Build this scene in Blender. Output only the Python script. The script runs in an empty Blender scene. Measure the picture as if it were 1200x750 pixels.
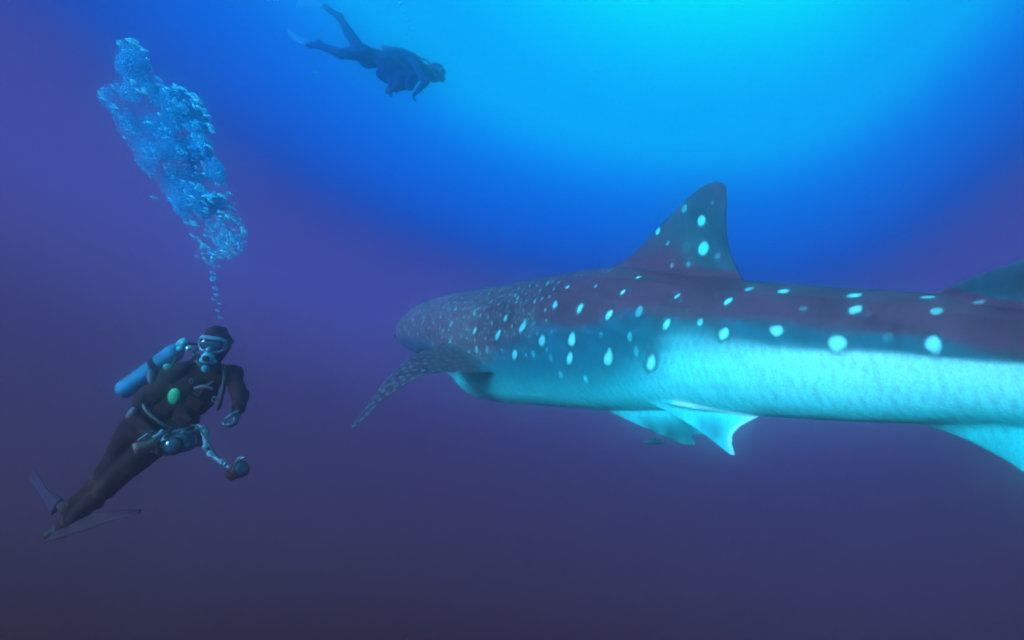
import bpy, bmesh, math, random
import numpy as np
from mathutils import Vector, Matrix

S = bpy.context.scene
COL = S.collection
rng = np.random.default_rng(7)
random.seed(7)

# ------------------------------------------------------------------ camera
cd = bpy.data.cameras.new('camera')
cd.lens = 20.0
cd.sensor_width = 36.0
cd.clip_start = 0.02
cd.clip_end = 500.0
cam = bpy.data.objects.new('camera', cd)
cam.rotation_euler = (math.radians(90), 0, 0)
COL.objects.link(cam)
S.camera = cam

# ------------------------------------------------------------------ light: open water all round, brightest overhead
def lin(c):
    return tuple(((x / 255) / 12.92 if x / 255 <= 0.04045 else ((x / 255 + 0.055) / 1.055) ** 2.4) for x in c)

W = bpy.data.worlds.new('World')
S.world = W
W.use_nodes = True
wn, wl = W.node_tree.nodes, W.node_tree.links
wn.clear()
def vmath(op, a, b=None):
    n = wn.new('ShaderNodeVectorMath'); n.operation = op
    wl.new(a, n.inputs[0])
    if b is not None: n.inputs[1].default_value = b
    return n
tc = wn.new('ShaderNodeTexCoord')
nrm = vmath('NORMALIZE', tc.outputs['Generated'])
def math_(op, a, b):
    n = wn.new('ShaderNodeMath'); n.operation = op
    for k, v in enumerate((a, b)):
        if isinstance(v, (int, float)): n.inputs[k].default_value = v
        else: wl.new(v, n.inputs[k])
    return n.outputs[0]
sep = wn.new('ShaderNodeSeparateXYZ'); wl.new(nrm.outputs[0], sep.inputs[0])
# distance from the glow of the surface: slow towards the left, faster towards the right, and down into the deep
ex = math_('SUBTRACT', sep.outputs['X'], 0.40)
ex = math_('MAXIMUM', math_('MULTIPLY', ex, -0.605), math_('MULTIPLY', math_('MINIMUM', ex, 0.40), 1.72))
ez = math_('MULTIPLY', math_('MAXIMUM', math_('SUBTRACT', 0.74, sep.outputs['Z']), 0.0), 0.978)
dist = math_('SQRT', math_('ADD', math_('MULTIPLY', ex, ex), math_('MULTIPLY', ez, ez)), 0.0)
mul = wn.new('ShaderNodeMath'); mul.operation = 'MULTIPLY'; mul.inputs[1].default_value = 1 / 1.8
wl.new(dist, mul.inputs[0])
ramp = wn.new('ShaderNodeValToRGB')
wl.new(mul.outputs[0], ramp.inputs['Fac'])
WATER = [(0.1, (0.0, 255.0, 194.7)), (0.3, (0.0, 177.0, 214.0)), (0.34, (0.0, 155.4, 215.0)), (0.4, (0.0, 136.8, 211.7)), (0.46, (0.0, 148.2, 216.2)), (0.5, (0.0, 113.3, 209.3)), (0.54, (0.0, 84.2, 194.0)), (0.58, (0.0, 75.1, 185.3)), (0.62, (0.0, 66.5, 178.3)), (0.66, (1.6, 50.4, 151.0)), (0.7, (42.6, 47.1, 125.2)), (0.75, (55.2, 51.1, 129.1)), (0.81, (54.6, 57.3, 136.7)), (0.88, (52.7, 54.2, 118.0)), (0.96, (45.3, 41.2, 90.7)), (1.05, (44.2, 40.7, 79.1)), (1.15, (42.6, 38.5, 70.1)), (1.28, (33.2, 22.5, 34.4))]
el = ramp.color_ramp.elements
while len(el) > 1: el.remove(el[-1])
for i, (d, c) in enumerate(WATER):
    e = el[0] if i == 0 else el.new(d / 1.8)
    e.position = d / 1.8
    e.color = (*lin(c), 1)
bg = wn.new('ShaderNodeBackground')
bg.inputs['Strength'].default_value = 1.0
wl.new(ramp.outputs[0], bg.inputs['Color'])
wo = wn.new('ShaderNodeOutputWorld')
wl.new(bg.outputs[0], wo.inputs['Surface'])

sd = bpy.data.lights.new('sun', 'SUN')
sd.energy = 5.0
sd.angle = math.radians(24)
sd.color = (0.26, 0.76, 1.0)                                   # daylight after several metres of sea water
sun = bpy.data.objects.new('sun', sd)
sun.rotation_euler = Vector((0.76, 0.52, -0.36)).to_track_quat('-Z', 'Y').to_euler()
COL.objects.link(sun)

S.view_settings.view_transform = 'Standard'
S.view_settings.look = 'None'
S.view_settings.exposure = 0.6
S.view_settings.gamma = 1.0
S.view_settings.use_curve_mapping = False
S.render.engine = 'CYCLES'
S.cycles.use_denoising = True
S.cycles.volume_bounces = 4
S.cycles.max_bounces = 10
S.cycles.transparent_max_bounces = 24
S.cycles.filter_width = 1.6

# ------------------------------------------------------------------ helpers
F = 600 / 0.9
def at(px, py, y):
    """The point that lies y metres ahead of the lens on the line of sight of a pixel of the photograph."""
    return np.array([(px - 600) / F * y, y, (375 - py) / F * y])

def tag(o, label=None, cat=None, group=None, kind=None):
    if label: o['label'] = label
    if cat: o['category'] = cat
    if group: o['group'] = group
    if kind: o['kind'] = kind
    return o

def link(name, me, parent=None, m=None, smooth=True):
    o = bpy.data.objects.new(name, me)
    me.name = name
    COL.objects.link(o)
    if parent is not None:
        o.parent = parent
        o.matrix_parent_inverse = Matrix.Translation(-parent.location)
    if m is not None:
        for mm in (m if isinstance(m, (list, tuple)) else [m]): me.materials.append(mm)
    if smooth and len(me.polygons):
        me.polygons.foreach_set('use_smooth', np.ones(len(me.polygons), bool))
    return o

def mesh_np(verts, quads, name='mesh'):
    verts = np.asarray(verts, np.float32); quads = np.asarray(quads, np.int32)
    me = bpy.data.meshes.new(name)
    k = quads.shape[1]
    me.vertices.add(len(verts)); me.vertices.foreach_set('co', verts.ravel())
    me.loops.add(quads.size); me.loops.foreach_set('vertex_index', quads.ravel())
    me.polygons.add(len(quads))
    me.polygons.foreach_set('loop_start', np.arange(0, quads.size, k, dtype=np.int32))
    me.update(calc_edges=True)
    me.validate()
    return me

def grid_faces(n, m, wrap_m=True):
    """Quads of an n x m vertex grid, m closed on itself."""
    i = np.arange(n - 1)[:, None]; j = np.arange(m if wrap_m else m - 1)[None, :]
    j2 = (j + 1) % m
    return np.stack([i * m + j, i * m + j2, (i + 1) * m + j2, (i + 1) * m + j], -1).reshape(-1, 4)

def spline(P, t):
    """Catmull-Rom through P (uniform), t in 0..1."""
    P = np.asarray(P, float); n = len(P) - 1
    Q = np.vstack([2 * P[0] - P[1], P, 2 * P[-1] - P[-2]])
    u = np.clip(np.asarray(t) * n, 0, n - 1e-9); i = u.astype(int); f = (u - i)[..., None]
    a, b, c, d = Q[i], Q[i + 1], Q[i + 2], Q[i + 3]
    return 0.5 * (2 * b + (c - a) * f + (2 * a - 5 * b + 4 * c - d) * f ** 2 + (3 * b - 3 * c + d - a) * f ** 3)

def foil(LE, TE, thick, tip=0.02, n=40, m=28, root=None):
    """A fin between a leading and a trailing edge: lens-shaped sections, closed at both ends.  thick is the root thickness."""
    t = np.linspace(0, 1, n)
    A, B = spline(LE, t), spline(TE, t)
    ch = B - A
    span = np.gradient((A + B) / 2, axis=0)
    nn = np.cross(ch, span); nn /= np.linalg.norm(nn, axis=1)[:, None] + 1e-9
    for k in range(1, n):
        if nn[k] @ nn[k - 1] < 0: nn[k] *= -1
    for _ in range(6): nn[1:-1] = (nn[:-2] + nn[1:-1] + nn[2:]) / 3
    nn /= np.linalg.norm(nn, axis=1)[:, None]
    ph = np.linspace(0, 2 * np.pi, m, endpoint=False)
    u = (1 - np.cos(ph)) / 2
    prof = np.sign(np.sin(ph)) * np.abs(np.sin(ph)) ** 0.8 * (1 - 0.35 * u)
    th = thick + (tip - thick) * t ** 0.8
    if root: th = th + root * np.exp(-(t / 0.10) ** 2)         # the fin flares where it joins the body
    V = A[:, None] + ch[:, None] * u[None, :, None] + nn[:, None] * (prof[None, :] * th[:, None] / 2)[..., None]
    V = V.reshape(-1, 3)
    F_ = grid_faces(n, m)
    V = np.vstack([V, (A[0] + B[0])[None] / 2, (A[-1] + B[-1])[None] / 2])
    c0, c1 = n * m, n * m + 1
    tri = []
    for j in range(m):
        tri.append((c0, (j + 1) % m, j)); tri.append((c1, (n - 1) * m + j, (n - 1) * m + (j + 1) % m))
    return V, F_, np.array(tri)

def join_shells(shells):
    """[(verts, quads, tris)] -> one mesh."""
    bm_v, bm_f, o = [], [], 0
    for V, Q, T in shells:
        bm_v.append(V)
        bm_f += [tuple(int(x) + o for x in q) for q in Q] + [tuple(int(x) + o for x in q) for q in T]
        o += len(V)
    me = bpy.data.meshes.new('shells')
    me.from_pydata(np.vstack(bm_v).tolist(), [], bm_f)
    me.update()
    bm = bmesh.new(); bm.from_mesh(me); bmesh.ops.recalc_face_normals(bm, faces=bm.faces); bm.to_mesh(me); bm.free()
    return me

def wob(p, f, seed):
    r_ = np.random.default_rng(seed); s = 0
    for k in range(10):
        d = r_.normal(size=3); d /= np.linalg.norm(d)
        s = s + np.sin(p @ d * f * (0.6 + 0.9 * r_.random()) + r_.random() * 6.28)
    return s / 10 ** 0.5

def frame_of(z):
    z = np.asarray(z, float); z = z / np.linalg.norm(z)
    h = np.array([0, 0, 1.0]) if abs(z[2]) < 0.9 else np.array([1.0, 0, 0])
    x = np.cross(h, z); x /= np.linalg.norm(x); y = np.cross(z, x)
    return x, y, z

def lathe(p0, p1, prof, m=20, sq=1.0):
    """Closed solid of revolution along p0 -> p1; prof = [(t, radius)], t in units of the length."""
    p0, p1 = np.asarray(p0, float), np.asarray(p1, float)
    x, y, z = frame_of(p1 - p0)
    ph = np.linspace(0, 2 * np.pi, m, endpoint=False)
    V = np.array([p0 + (p1 - p0) * t + r * (np.cos(a) * x + sq * np.sin(a) * y) for t, r in prof for a in ph])
    n = len(prof)
    V = np.vstack([V, p0 + (p1 - p0) * prof[0][0], p0 + (p1 - p0) * prof[-1][0]])
    T = []
    for j in range(m):
        T.append((n * m, (j + 1) % m, j)); T.append((n * m + 1, (n - 1) * m + j, (n - 1) * m + (j + 1) % m))
    return V, grid_faces(n, m), np.array(T)

def tube(P, r, m=10, n=None):
    """A hose or cable through the points P."""
    P = np.asarray(P, float)
    n = n or 8 * len(P)
    t = np.linspace(0, 1, n)
    C = spline(P, t) if len(P) > 2 else P[0] + (P[1] - P[0]) * t[:, None]
    d = np.gradient(C, axis=0); d /= np.linalg.norm(d, axis=1)[:, None] + 1e-9
    x = frame_of(d[0])[0]
    R = r if np.ndim(r) else np.full(n, r)
    ph = np.linspace(0, 2 * np.pi, m, endpoint=False)
    V = []
    for k in range(n):
        x = x - d[k] * (x @ d[k]); x /= np.linalg.norm(x)
        y = np.cross(d[k], x)
        V.append(C[k] + R[k] * (np.cos(ph)[:, None] * x + np.sin(ph)[:, None] * y))
    V = np.vstack(V + [C[:1], C[-1:]])
    T = []
    for j in range(m):
        T.append((n * m, (j + 1) % m, j)); T.append((n * m + 1, (n - 1) * m + j, (n - 1) * m + (j + 1) % m))
    return V, grid_faces(n, m), np.array(T)

def ellipsoid(c, r, R=None, n=12, m=18):
    """R: 3x3 whose rows are the local axes."""
    th = np.linspace(0, np.pi, n)[1:-1]; ph = np.linspace(0, 2 * np.pi, m, endpoint=False)
    V = np.array([(np.sin(a) * np.cos(b), np.sin(a) * np.sin(b), np.cos(a)) for a in th for b in ph] + [(0, 0, 1), (0, 0, -1)]) * np.asarray(r)
    if R is not None: V = V @ np.asarray(R)
    V = V + np.asarray(c)
    k = n - 2
    T = []
    for j in range(m):
        T.append((k * m, j, (j + 1) % m)); T.append((k * m + 1, (k - 1) * m + (j + 1) % m, (k - 1) * m + j))
    return V, grid_faces(k, m), np.array(T)

def rbox(c, half, R=None, bev=0.2):
    """A box with rounded edges (superquadric-like cut corners), half extents along the rows of R."""
    bm = bmesh.new()
    bmesh.ops.create_cube(bm, size=2)
    for v in bm.verts: v.co = Vector(v.co[i] * half[i] for i in range(3))
    bmesh.ops.bevel(bm, geom=list(bm.edges), offset=bev * min(half), segments=2, affect='EDGES', profile=0.6)
    bmesh.ops.triangulate(bm, faces=bm.faces)
    bm.verts.index_update()
    V = np.array([v.co[:] for v in bm.verts]); T = np.array([[v.index for v in f.verts] for f in bm.faces])
    bm.free()
    if R is not None: V = V @ np.asarray(R)
    return V + np.asarray(c), np.zeros((0, 4), int), T

def surface_nets(Fd, org, h):
    """Quads of the zero surface of a sampled field."""
    s = Fd < 0
    nx, ny, nz = Fd.shape
    acc = np.zeros((nx - 1, ny - 1, nz - 1, 3)); cnt = np.zeros((nx - 1, ny - 1, nz - 1))
    idx = [(a, b, c) for a in (0, 1) for b in (0, 1) for c in (0, 1)]
    def corner(A, k): return A[k[0]:nx - 1 + k[0], k[1]:ny - 1 + k[1], k[2]:nz - 1 + k[2]]
    for k in idx:
        for ax in range(3):
            if k[ax] == 0:
                q = list(k); q[ax] = 1
                fa, fb = corner(Fd, k), corner(Fd, q)
                mk = (fa < 0) != (fb < 0)
                t = np.where(mk, fa / np.where(mk, fa - fb, 1), 0)
                for c in range(3):
                    acc[..., c] += np.where(mk, k[c] + (t if c == ax else 0), 0)
                cnt += mk
    act = cnt > 0
    ids = np.full(act.shape, -1); ids[act] = np.arange(act.sum())
    I = np.argwhere(act)
    V = org + h * (I + acc[act] / cnt[act][:, None])
    Q = []
    for ax in range(3):
        u, w = [(1, 2), (2, 0), (0, 1)][ax]
        sl0 = [slice(None)] * 3; sl1 = [slice(None)] * 3
        sl0[ax] = slice(0, -1); sl1[ax] = slice(1, None)
        E = np.argwhere(s[tuple(sl0)] != s[tuple(sl1)])
        E = E[(E[:, u] > 0) & (E[:, w] > 0) & (E[:, u] < Fd.shape[u] - 1) & (E[:, w] < Fd.shape[w] - 1)]
        flip = ~s[tuple(E.T)]
        def cid(du, dw):
            e = E.copy(); e[:, u] += du; e[:, w] += dw
            return ids[tuple(e.T)]
        q = np.stack([cid(-1, -1), cid(0, -1), cid(0, 0), cid(-1, 0)], 1)
        q[flip] = q[flip][:, ::-1]
        Q.append(q)
    return V, np.vstack(Q)

def sdf_body(name, prims, h, k, mats, parent, folds=0.0):
    """One continuous skin over tapered limbs and ellipsoids, melted into each other.  prims:
       ('c', p, r, q, r2, slot[, k]) a tapered limb; ('e', centre, radii, axes, slot[, k]) an ellipsoid."""
    lo, hi = np.full(3, 1e9), np.full(3, -1e9)
    for p in prims:
        if p[0] == 'c':
            r = max(p[2], p[4]); pts = [p[1], p[3]]
        else:
            r = max(p[2]); pts = [p[1]]
        for q in pts: lo = np.minimum(lo, np.asarray(q) - r); hi = np.maximum(hi, np.asarray(q) + r)
    lo -= 4 * h; hi += 4 * h
    n = np.ceil((hi - lo) / h).astype(int) + 1
    Fd = np.full(n, 0.5, np.float32); own = np.zeros(n, np.int8); best = np.full(n, 1e3, np.float32)
    ax = [lo[i] + h * np.arange(n[i]) for i in range(3)]
    for p in prims:
        kk = k
        if p[0] == 'c':
            a, b = np.asarray(p[1], float), np.asarray(p[3], float); r0, r1, slot = p[2], p[4], p[5]
            if len(p) > 6: kk = p[6]
            l, u = np.minimum(a, b) - max(r0, r1) - 3 * kk - 2 * h, np.maximum(a, b) + max(r0, r1) + 3 * kk + 2 * h
        else:
            c, r, R, slot = np.asarray(p[1], float), np.asarray(p[2], float), p[3], p[4]
            if len(p) > 5: kk = p[5]
            l, u = c - max(r) - 3 * kk - 2 * h, c + max(r) + 3 * kk + 2 * h
        i0 = np.clip(np.floor((l - lo) / h).astype(int), 0, n - 1); i1 = np.clip(np.ceil((u - lo) / h).astype(int) + 1, 1, n)
        sl = tuple(slice(i0[i], i1[i]) for i in range(3))
        P = np.stack(np.meshgrid(*[ax[i][sl[i]] for i in range(3)], indexing='ij'), -1)
        if p[0] == 'c':
            d = b - a; L2 = d @ d + 1e-12
            t = np.clip(((P - a) @ d) / L2, 0, 1)
            D = np.linalg.norm(P - a - t[..., None] * d, axis=-1) - (r0 + (r1 - r0) * t)
        else:
            Lq = (P - c)
            if R is not None: Lq = Lq @ np.asarray(R).T
            k0 = np.linalg.norm(Lq / r, axis=-1); k1 = np.linalg.norm(Lq / r ** 2, axis=-1) + 1e-9
            D = k0 * (k0 - 1) / k1
        D = D.astype(np.float32)
        G = Fd[sl]
        hh = np.clip(0.5 + 0.5 * (G - D) / kk, 0, 1)
        Fd[sl] = G * (1 - hh) + D * hh - kk * hh * (1 - hh)
        mk = D < best[sl]
        best[sl] = np.where(mk, D, best[sl]); o_ = own[sl]; o_[mk] = slot
    V, Q = surface_nets(Fd.astype(float), lo, h)
    if folds:                                                   # creases of thick neoprene
        nq = np.cross(V[Q[:, 2]] - V[Q[:, 0]], V[Q[:, 3]] - V[Q[:, 1]])
        nv_ = np.zeros_like(V)
        for j in range(4): np.add.at(nv_, Q[:, j], nq)
        nv_ /= np.linalg.norm(nv_, axis=1)[:, None] + 1e-12
        ii = np.clip(np.round((V - lo) / h).astype(int), 0, n - 1)
        V = V + nv_ * (folds * (own[tuple(ii.T)] == 0) * (np.abs(wob(V, 34, 4)) - 0.7 + 0.5 * wob(V, 70, 6)))[:, None]
    me = mesh_np(V, Q, name)
    if len(mats) > 1:
        cen = V[Q].mean(1); ii = np.clip(np.round((cen - lo) / h).astype(int), 0, n - 1)
        sl_ = own[tuple(ii.T)].astype(np.int32)
        o = link(name, me, parent, mats)
        me.polygons.foreach_set('material_index', sl_)
    else:
        o = link(name, me, parent, mats)
    return o

def solid(name, shells, m, parent, smooth=True):
    return link(name, join_shells(shells if isinstance(shells, list) else [shells]), parent, m, smooth)

def mat(name, color, rough=0.5, var=0.25, scale=30.0, bump=0.2, metal=0.0, spec=0.4, alpha=1.0, coat=0.0):
    m = bpy.data.materials.new(name); m.use_nodes = True
    nt = m.node_tree; b = nt.nodes['Principled BSDF']
    b.inputs['Roughness'].default_value = rough
    b.inputs['Metallic'].default_value = metal
    b.inputs['Specular IOR Level'].default_value = spec
    b.inputs['Alpha'].default_value = alpha
    b.inputs['Coat Weight'].default_value = coat
    t = nt.nodes.new('ShaderNodeTexCoord'); nz = nt.nodes.new('ShaderNodeTexNoise')
    nz.inputs['Scale'].default_value = scale; nz.inputs['Detail'].default_value = 4
    nt.links.new(t.outputs['Object'], nz.inputs['Vector'])
    r = nt.nodes.new('ShaderNodeValToRGB')
    r.color_ramp.elements[0].position, r.color_ramp.elements[1].position = 0.3, 0.7
    r.color_ramp.elements[0].color = (*[c * (1 - var) for c in color], 1)
    r.color_ramp.elements[1].color = (*[min(1, c * (1 + var)) for c in color], 1)
    nt.links.new(nz.outputs['Fac'], r.inputs['Fac'])
    nt.links.new(r.outputs[0], b.inputs['Base Color'])
    if bump:
        bp = nt.nodes.new('ShaderNodeBump'); bp.inputs['Strength'].default_value = bump; bp.inputs['Distance'].default_value = 0.01
        nt.links.new(nz.outputs['Fac'], bp.inputs['Height']); nt.links.new(bp.outputs[0], b.inputs['Normal'])
    return m

# ------------------------------------------------------------------ the whale shark: spine, sections, fins
# photo column of the middle line, distance ahead, photo rows of back and belly, half width
SPINE = [(496, 8.66, 389, 394, 0.20), (499, 8.54, 380, 400, 0.38), (505, 8.35, 369, 408, 0.54), (516, 8.08, 358, 416, 0.65), (530, 7.78, 350, 421, 0.70),
         (545, 7.50, 345, 426, 0.71), (557, 7.28, 342, 432, 0.71), (568, 7.12, 340, 447, 0.71), (582, 6.93, 337, 467, 0.71), (600, 6.70, 334, 471, 0.70), (650, 6.10, 325, 475, 0.68), (700, 5.60, 316, 479, 0.64),
         (750, 5.13, 314, 481, 0.59), (800, 4.70, 319, 482, 0.54), (880, 4.00, 329, 487, 0.45), (940, 3.58, 334, 490, 0.39), (1000, 3.25, 338, 494, 0.34),
         (1100, 2.75, 345, 497, 0.27), (1200, 2.30, 362, 499, 0.21)]
rows = []
for px, Y, t, b, a in SPINE:
    p0, p1 = at(px, t, Y), at(px, b, Y)
    rows.append((p0[0], Y, (p0[2] + p1[2]) / 2, (p0[2] - p1[2]) / 2, a))
rows += [(2.04, 1.75, -0.175, 0.175, 0.17), (1.98, 1.15, -0.15, 0.135, 0.14), (1.92, 0.60, -0.10, 0.115, 0.10), (1.86, 0.10, -0.04, 0.10, 0.06), (1.82, -0.25, 0.02, 0.05, 0.02)]
rows = np.array(rows)
NS = 900
arc = np.r_[0, np.cumsum(np.linalg.norm(np.diff(rows[:, :2], axis=0), axis=1))]
SP = np.linspace(0, arc[-1], NS)
def cubic_through(xs, ys, q):
    """Monotone cubic (no overshoot)."""
    d = np.diff(ys) / np.diff(xs)
    m = np.zeros(len(xs)); m[1:-1] = np.where(d[:-1] * d[1:] > 0, 2 * d[:-1] * d[1:] / (d[:-1] + d[1:] + 1e-12), 0); m[0], m[-1] = d[0], d[-1]
    i = np.clip(np.searchsorted(xs, q) - 1, 0, len(xs) - 2); h = xs[i + 1] - xs[i]; t = (q - xs[i]) / h
    return ys[i] * (2 * t**3 - 3 * t**2 + 1) + m[i] * h * (t**3 - 2 * t**2 + t) + ys[i + 1] * (3 * t**2 - 2 * t**3) + m[i + 1] * h * (t**3 - t**2)
def soft(a, w):
    for _ in range(3): a[w:-w] = np.convolve(a, np.ones(2 * w + 1) / (2 * w + 1), 'valid')
    return a
sx = soft(cubic_through(arc, rows[:, 0], SP), 18); sy = cubic_through(arc, rows[:, 1], SP)
sz = soft(cubic_through(arc, rows[:, 2], SP), 5); sh = soft(cubic_through(arc, rows[:, 3], SP), 5); sa = soft(cubic_through(arc, rows[:, 4], SP), 8)
tx, ty = np.gradient(sx), np.gradient(sy)
tl = np.hypot(tx, ty); tx, ty = tx / tl, ty / tl              # runs from snout to tail
LX, LY = ty, -tx                                               # towards the flank that faces the camera
if LX[450] > 0: LX, LY = -LX, -LY

RIDGES = [(0.62, 0.016, 0.05), (1.05, 0.018, 0.05), (1.50, 0.028, 0.06)]
def section(i, th):
    """Offset (towards the camera flank, up) of the skin at ring i; th = 0 on the back, pi/2 on that flank, pi on the belly."""
    c, s = np.cos(th), np.sin(th)
    r = 1.0
    at_ = np.arctan2(np.abs(s), c)
    fade = np.clip((SP[i] - 0.8) / 1.5, 0, 1)
    for t0, A, w in RIDGES: r = r + fade * A * np.exp(-((at_ - t0) / w) ** 2)
    e = 0.86
    return sa[i] * np.sign(s) * np.abs(s) ** e * r, sh[i] * np.sign(c) * np.abs(c) ** e * r
def skin(i, th):
    l, u = section(i, th)
    return np.stack([sx[i] + LX[i] * l, sy[i] + LY[i] * l, sz[i] + u], -1)
SPOTS = [(422, 0.535, 0.035, 0.85), (401, 0.008, 0.034, 0.9), (353, 0.819, 0.031, 0.85), (386, 0.811, 0.022, 0.45), (357, 0.528, 0.023, 0.3), (419, 0.898, 0.034, 0.9), (477, 0.835, 0.034, 0.95), (321, 0.693, 0.024, 0.3), (291, 0.929, 0.03, 0.35), (319, 1.047, 0.028, 0.4), (347, 1.142, 0.039, 0.9), (379, 1.189, 0.048, 0.95), (412, 1.276, 0.048, 1), (446, 1.181, 0.046, 0.3), (478, 1.307, 0.055, 0.95), (284, 1.252, 0.038, 0.9), (230, 1.094, 0.037, 0.35), (310, 1.409, 0.061, 0.95), (337, 1.567, 0.07, 1), (374, 1.567, 0.074, 1), (278, 1.48, 0.059, 1), (238, 1.402, 0.05, 0.8), (197, 1.543, 0.038, 0.7), (193, 1.276, 0.034, 0.3), (242, 1.622, 0.054, 0.55), (299, 1.709, 0.062, 0.9), (370, 1.756, 0.067, 1), (413, 1.748, 0.076, 1), (463, 1.764, 0.076, 1), (355, 1.984, 0.038, 0.35), (383, 2.063, 0.036, 0.4), (441, 1.512, 0.039, 0.35), (260, 1.63, 0.039, 0.3), (324, 1.716, 0.036, 0.25), (346, 1.756, 0.038, 0.25), (506, 1.236, 0.023, 0.3), (250, 0.898, 0.031, 0.25), (262, 0.803, 0.027, 0.25), (382, 0.378, 0.023, 0.3), (192, 1.0, 0.029, 0.2), (180, 1.409, 0.029, 0.2), (447, 1.646, 0.039, 0.25), (315, 1.228, 0.024, 0.2), (407, 1.52, 0.028, 0.2), (551, 0.472, 0.033, 0.95), (527, 0.48, 0.036, 0.4), (594, 0.441, 0.039, 0.9), (602, 0.819, 0.038, 0.95), (629, 0.244, 0.032, 0.75), (643, 0.661, 0.031, 0.6), (649, 1.299, 0.048, 1), (598, 1.394, 0.048, 1), (561, 1.291, 0.045, 0.95), (527, 1.37, 0.047, 0.9), (521, 0.842, 0.036, 0.95), (507, 1.236, 0.022, 0.35), (572, 0.874, 0.031, 0.12), (626, 1.283, 0.03, 0.1), (651, 0.134, 0.028, 0.2)]
WHITE = [(226, 1.968), (290, 2.008), (346, 2.031), (397, 2.008), (438, 1.937), (467, 1.795), (484, 1.567), (495, 1.512), (557, 1.512), (609, 1.512), (653, 1.504), (688, 1.496)]
TEAL = [(235, 1.803), (297, 1.575), (352, 1.433), (401, 1.354), (448, 1.189), (491, 1.197), (554, 1.181), (606, 1.22), (651, 1.244), (687, 1.339)]
# spots: ring along the spine, angle from the back, radius, strength

V0 = np.concatenate([skin(i, np.linspace(0, 2 * np.pi, 150, endpoint=False)) for i in range(NS)])
q0 = grid_faces(NS, 150)
caps = []
V0 = np.vstack([V0, [[sx[0], sy[0], sz[0]]], [[sx[-1], sy[-1], sz[-1]]]])
for j in range(150):
    caps.append((NS * 150, (j + 1) % 150, j)); caps.append((NS * 150 + 1, (NS - 1) * 150 + j, (NS - 1) * 150 + (j + 1) % 150))
shells = [(V0, q0, np.array(caps))]
def A(*rows_): return [at(*r) for r in rows_]
def mir(P):
    """The same points on the far side of the spine's vertical plane."""
    out = []
    for p in P:
        k = np.argmin((sx - p[0]) ** 2 + (sy - p[1]) ** 2)
        d = (p[0] - sx[k]) * LX[k] + (p[1] - sy[k]) * LY[k]
        out.append(np.array([p[0] - 2 * d * LX[k], p[1] - 2 * d * LY[k], p[2]]))
    return out
# first dorsal: stands in the middle plane
shells.append(foil(A((700, 322, 5.58), (738, 301, 5.22), (771, 267, 4.94), (800, 238, 4.68), (822, 219, 4.46), (838, 212, 4.33)),
                   A((876, 338, 4.03), (862, 308, 4.12), (854, 285, 4.18), (851, 258, 4.2), (852, 232, 4.2), (850, 215, 4.22)), 0.16, 0.035, root=0.10))
# pectorals
pec_le = A((535, 400, 6.55), (508, 407, 6.30), (480, 420, 6.08), (450, 448, 5.82), (426, 481, 5.58), (412, 500, 5.45))
pec_te = A((598, 436, 5.90), (546, 437, 5.82), (504, 438, 5.74), (469, 455, 5.60), (437, 481, 5.46), (416, 500, 5.41))
shells.append(foil(pec_le, pec_te, 0.09, 0.026, root=0.05))
mp = [[p + np.array([0, 0, 0.30 * np.linalg.norm(p[:2] - q[0][:2]) / 1.4]) for p in q] for q in (mir(pec_le), mir(pec_te))]
shells.append(foil(mp[0], mp[1], 0.13, 0.03, root=0.05))
# pelvic fins with their free rear tips
pel_le = A((758, 470, 4.60), (790, 488, 4.36), (820, 506, 4.14), (842, 523, 3.98), (857, 534, 3.90))
pel_te = A((866, 480, 3.86), (890, 488, 3.74), (869, 500, 3.82), (859, 514, 3.87), (863, 534, 3.88))
shells.append(foil(pel_le, pel_te, 0.05, 0.026, n=60, root=0.03))
pel2_le = A((690, 472, 5.50), (720, 485, 5.22), (750, 499, 4.98), (780, 512, 4.76), (804, 522, 4.58))
pel2_te = A((850, 478, 4.12), (838, 495, 4.20), (817, 500, 4.38), (826, 508, 4.34), (813, 512, 4.44), (818, 521, 4.44))
shells.append(foil(pel2_le, pel2_te, 0.06, 0.026, n=50, root=0.04))
# claspers, the near one a pale rod along the fin's inner edge
shells.append(tube(A((775, 468, 4.44), (802, 474, 4.20), (840, 479, 3.99), (874, 484, 3.80)), np.linspace(0.030, 0.016, 30), n=30))
# second dorsal, anal fin and tail fin
shells.append(foil(A((1086, 350, 2.86), (1118, 333, 2.66), (1160, 317, 2.44)) + [np.array([2.08, 2.14, 0.29]), np.array([2.08, 1.92, 0.40])],
                   [np.array([2.06, 1.98, -0.01]), np.array([2.07, 1.93, 0.08]), np.array([2.07, 1.90, 0.17]), np.array([2.07, 1.86, 0.27]), np.array([2.07, 1.83, 0.39])], 0.07, 0.025, root=0.05))
shells.append(foil(A((1070, 494, 2.92), (1120, 510, 2.66), (1165, 532, 2.46), (1205, 558, 2.28)) + [np.array([2.06, 1.95, -0.78])],
                   [np.array([2.06, 2.05, -0.34]), np.array([2.06, 1.98, -0.44]), np.array([2.06, 1.95, -0.54]), np.array([2.06, 1.92, -0.66]), np.array([2.06, 1.88, -0.80])], 0.08, 0.025, root=0.06))
shells.append(foil([np.array(p) for p in ((1.93, 0.75, 0.0), (1.88, 0.35, 0.28), (1.82, -0.10, 0.72), (1.75, -0.55, 1.15), (1.72, -0.80, 1.42))],
                   [np.array(p) for p in ((1.86, -0.05, -0.05), (1.82, -0.12, 0.18), (1.79, -0.35, 0.52), (1.74, -0.68, 0.98), (1.71, -0.88, 1.42))], 0.12, 0.03))
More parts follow.
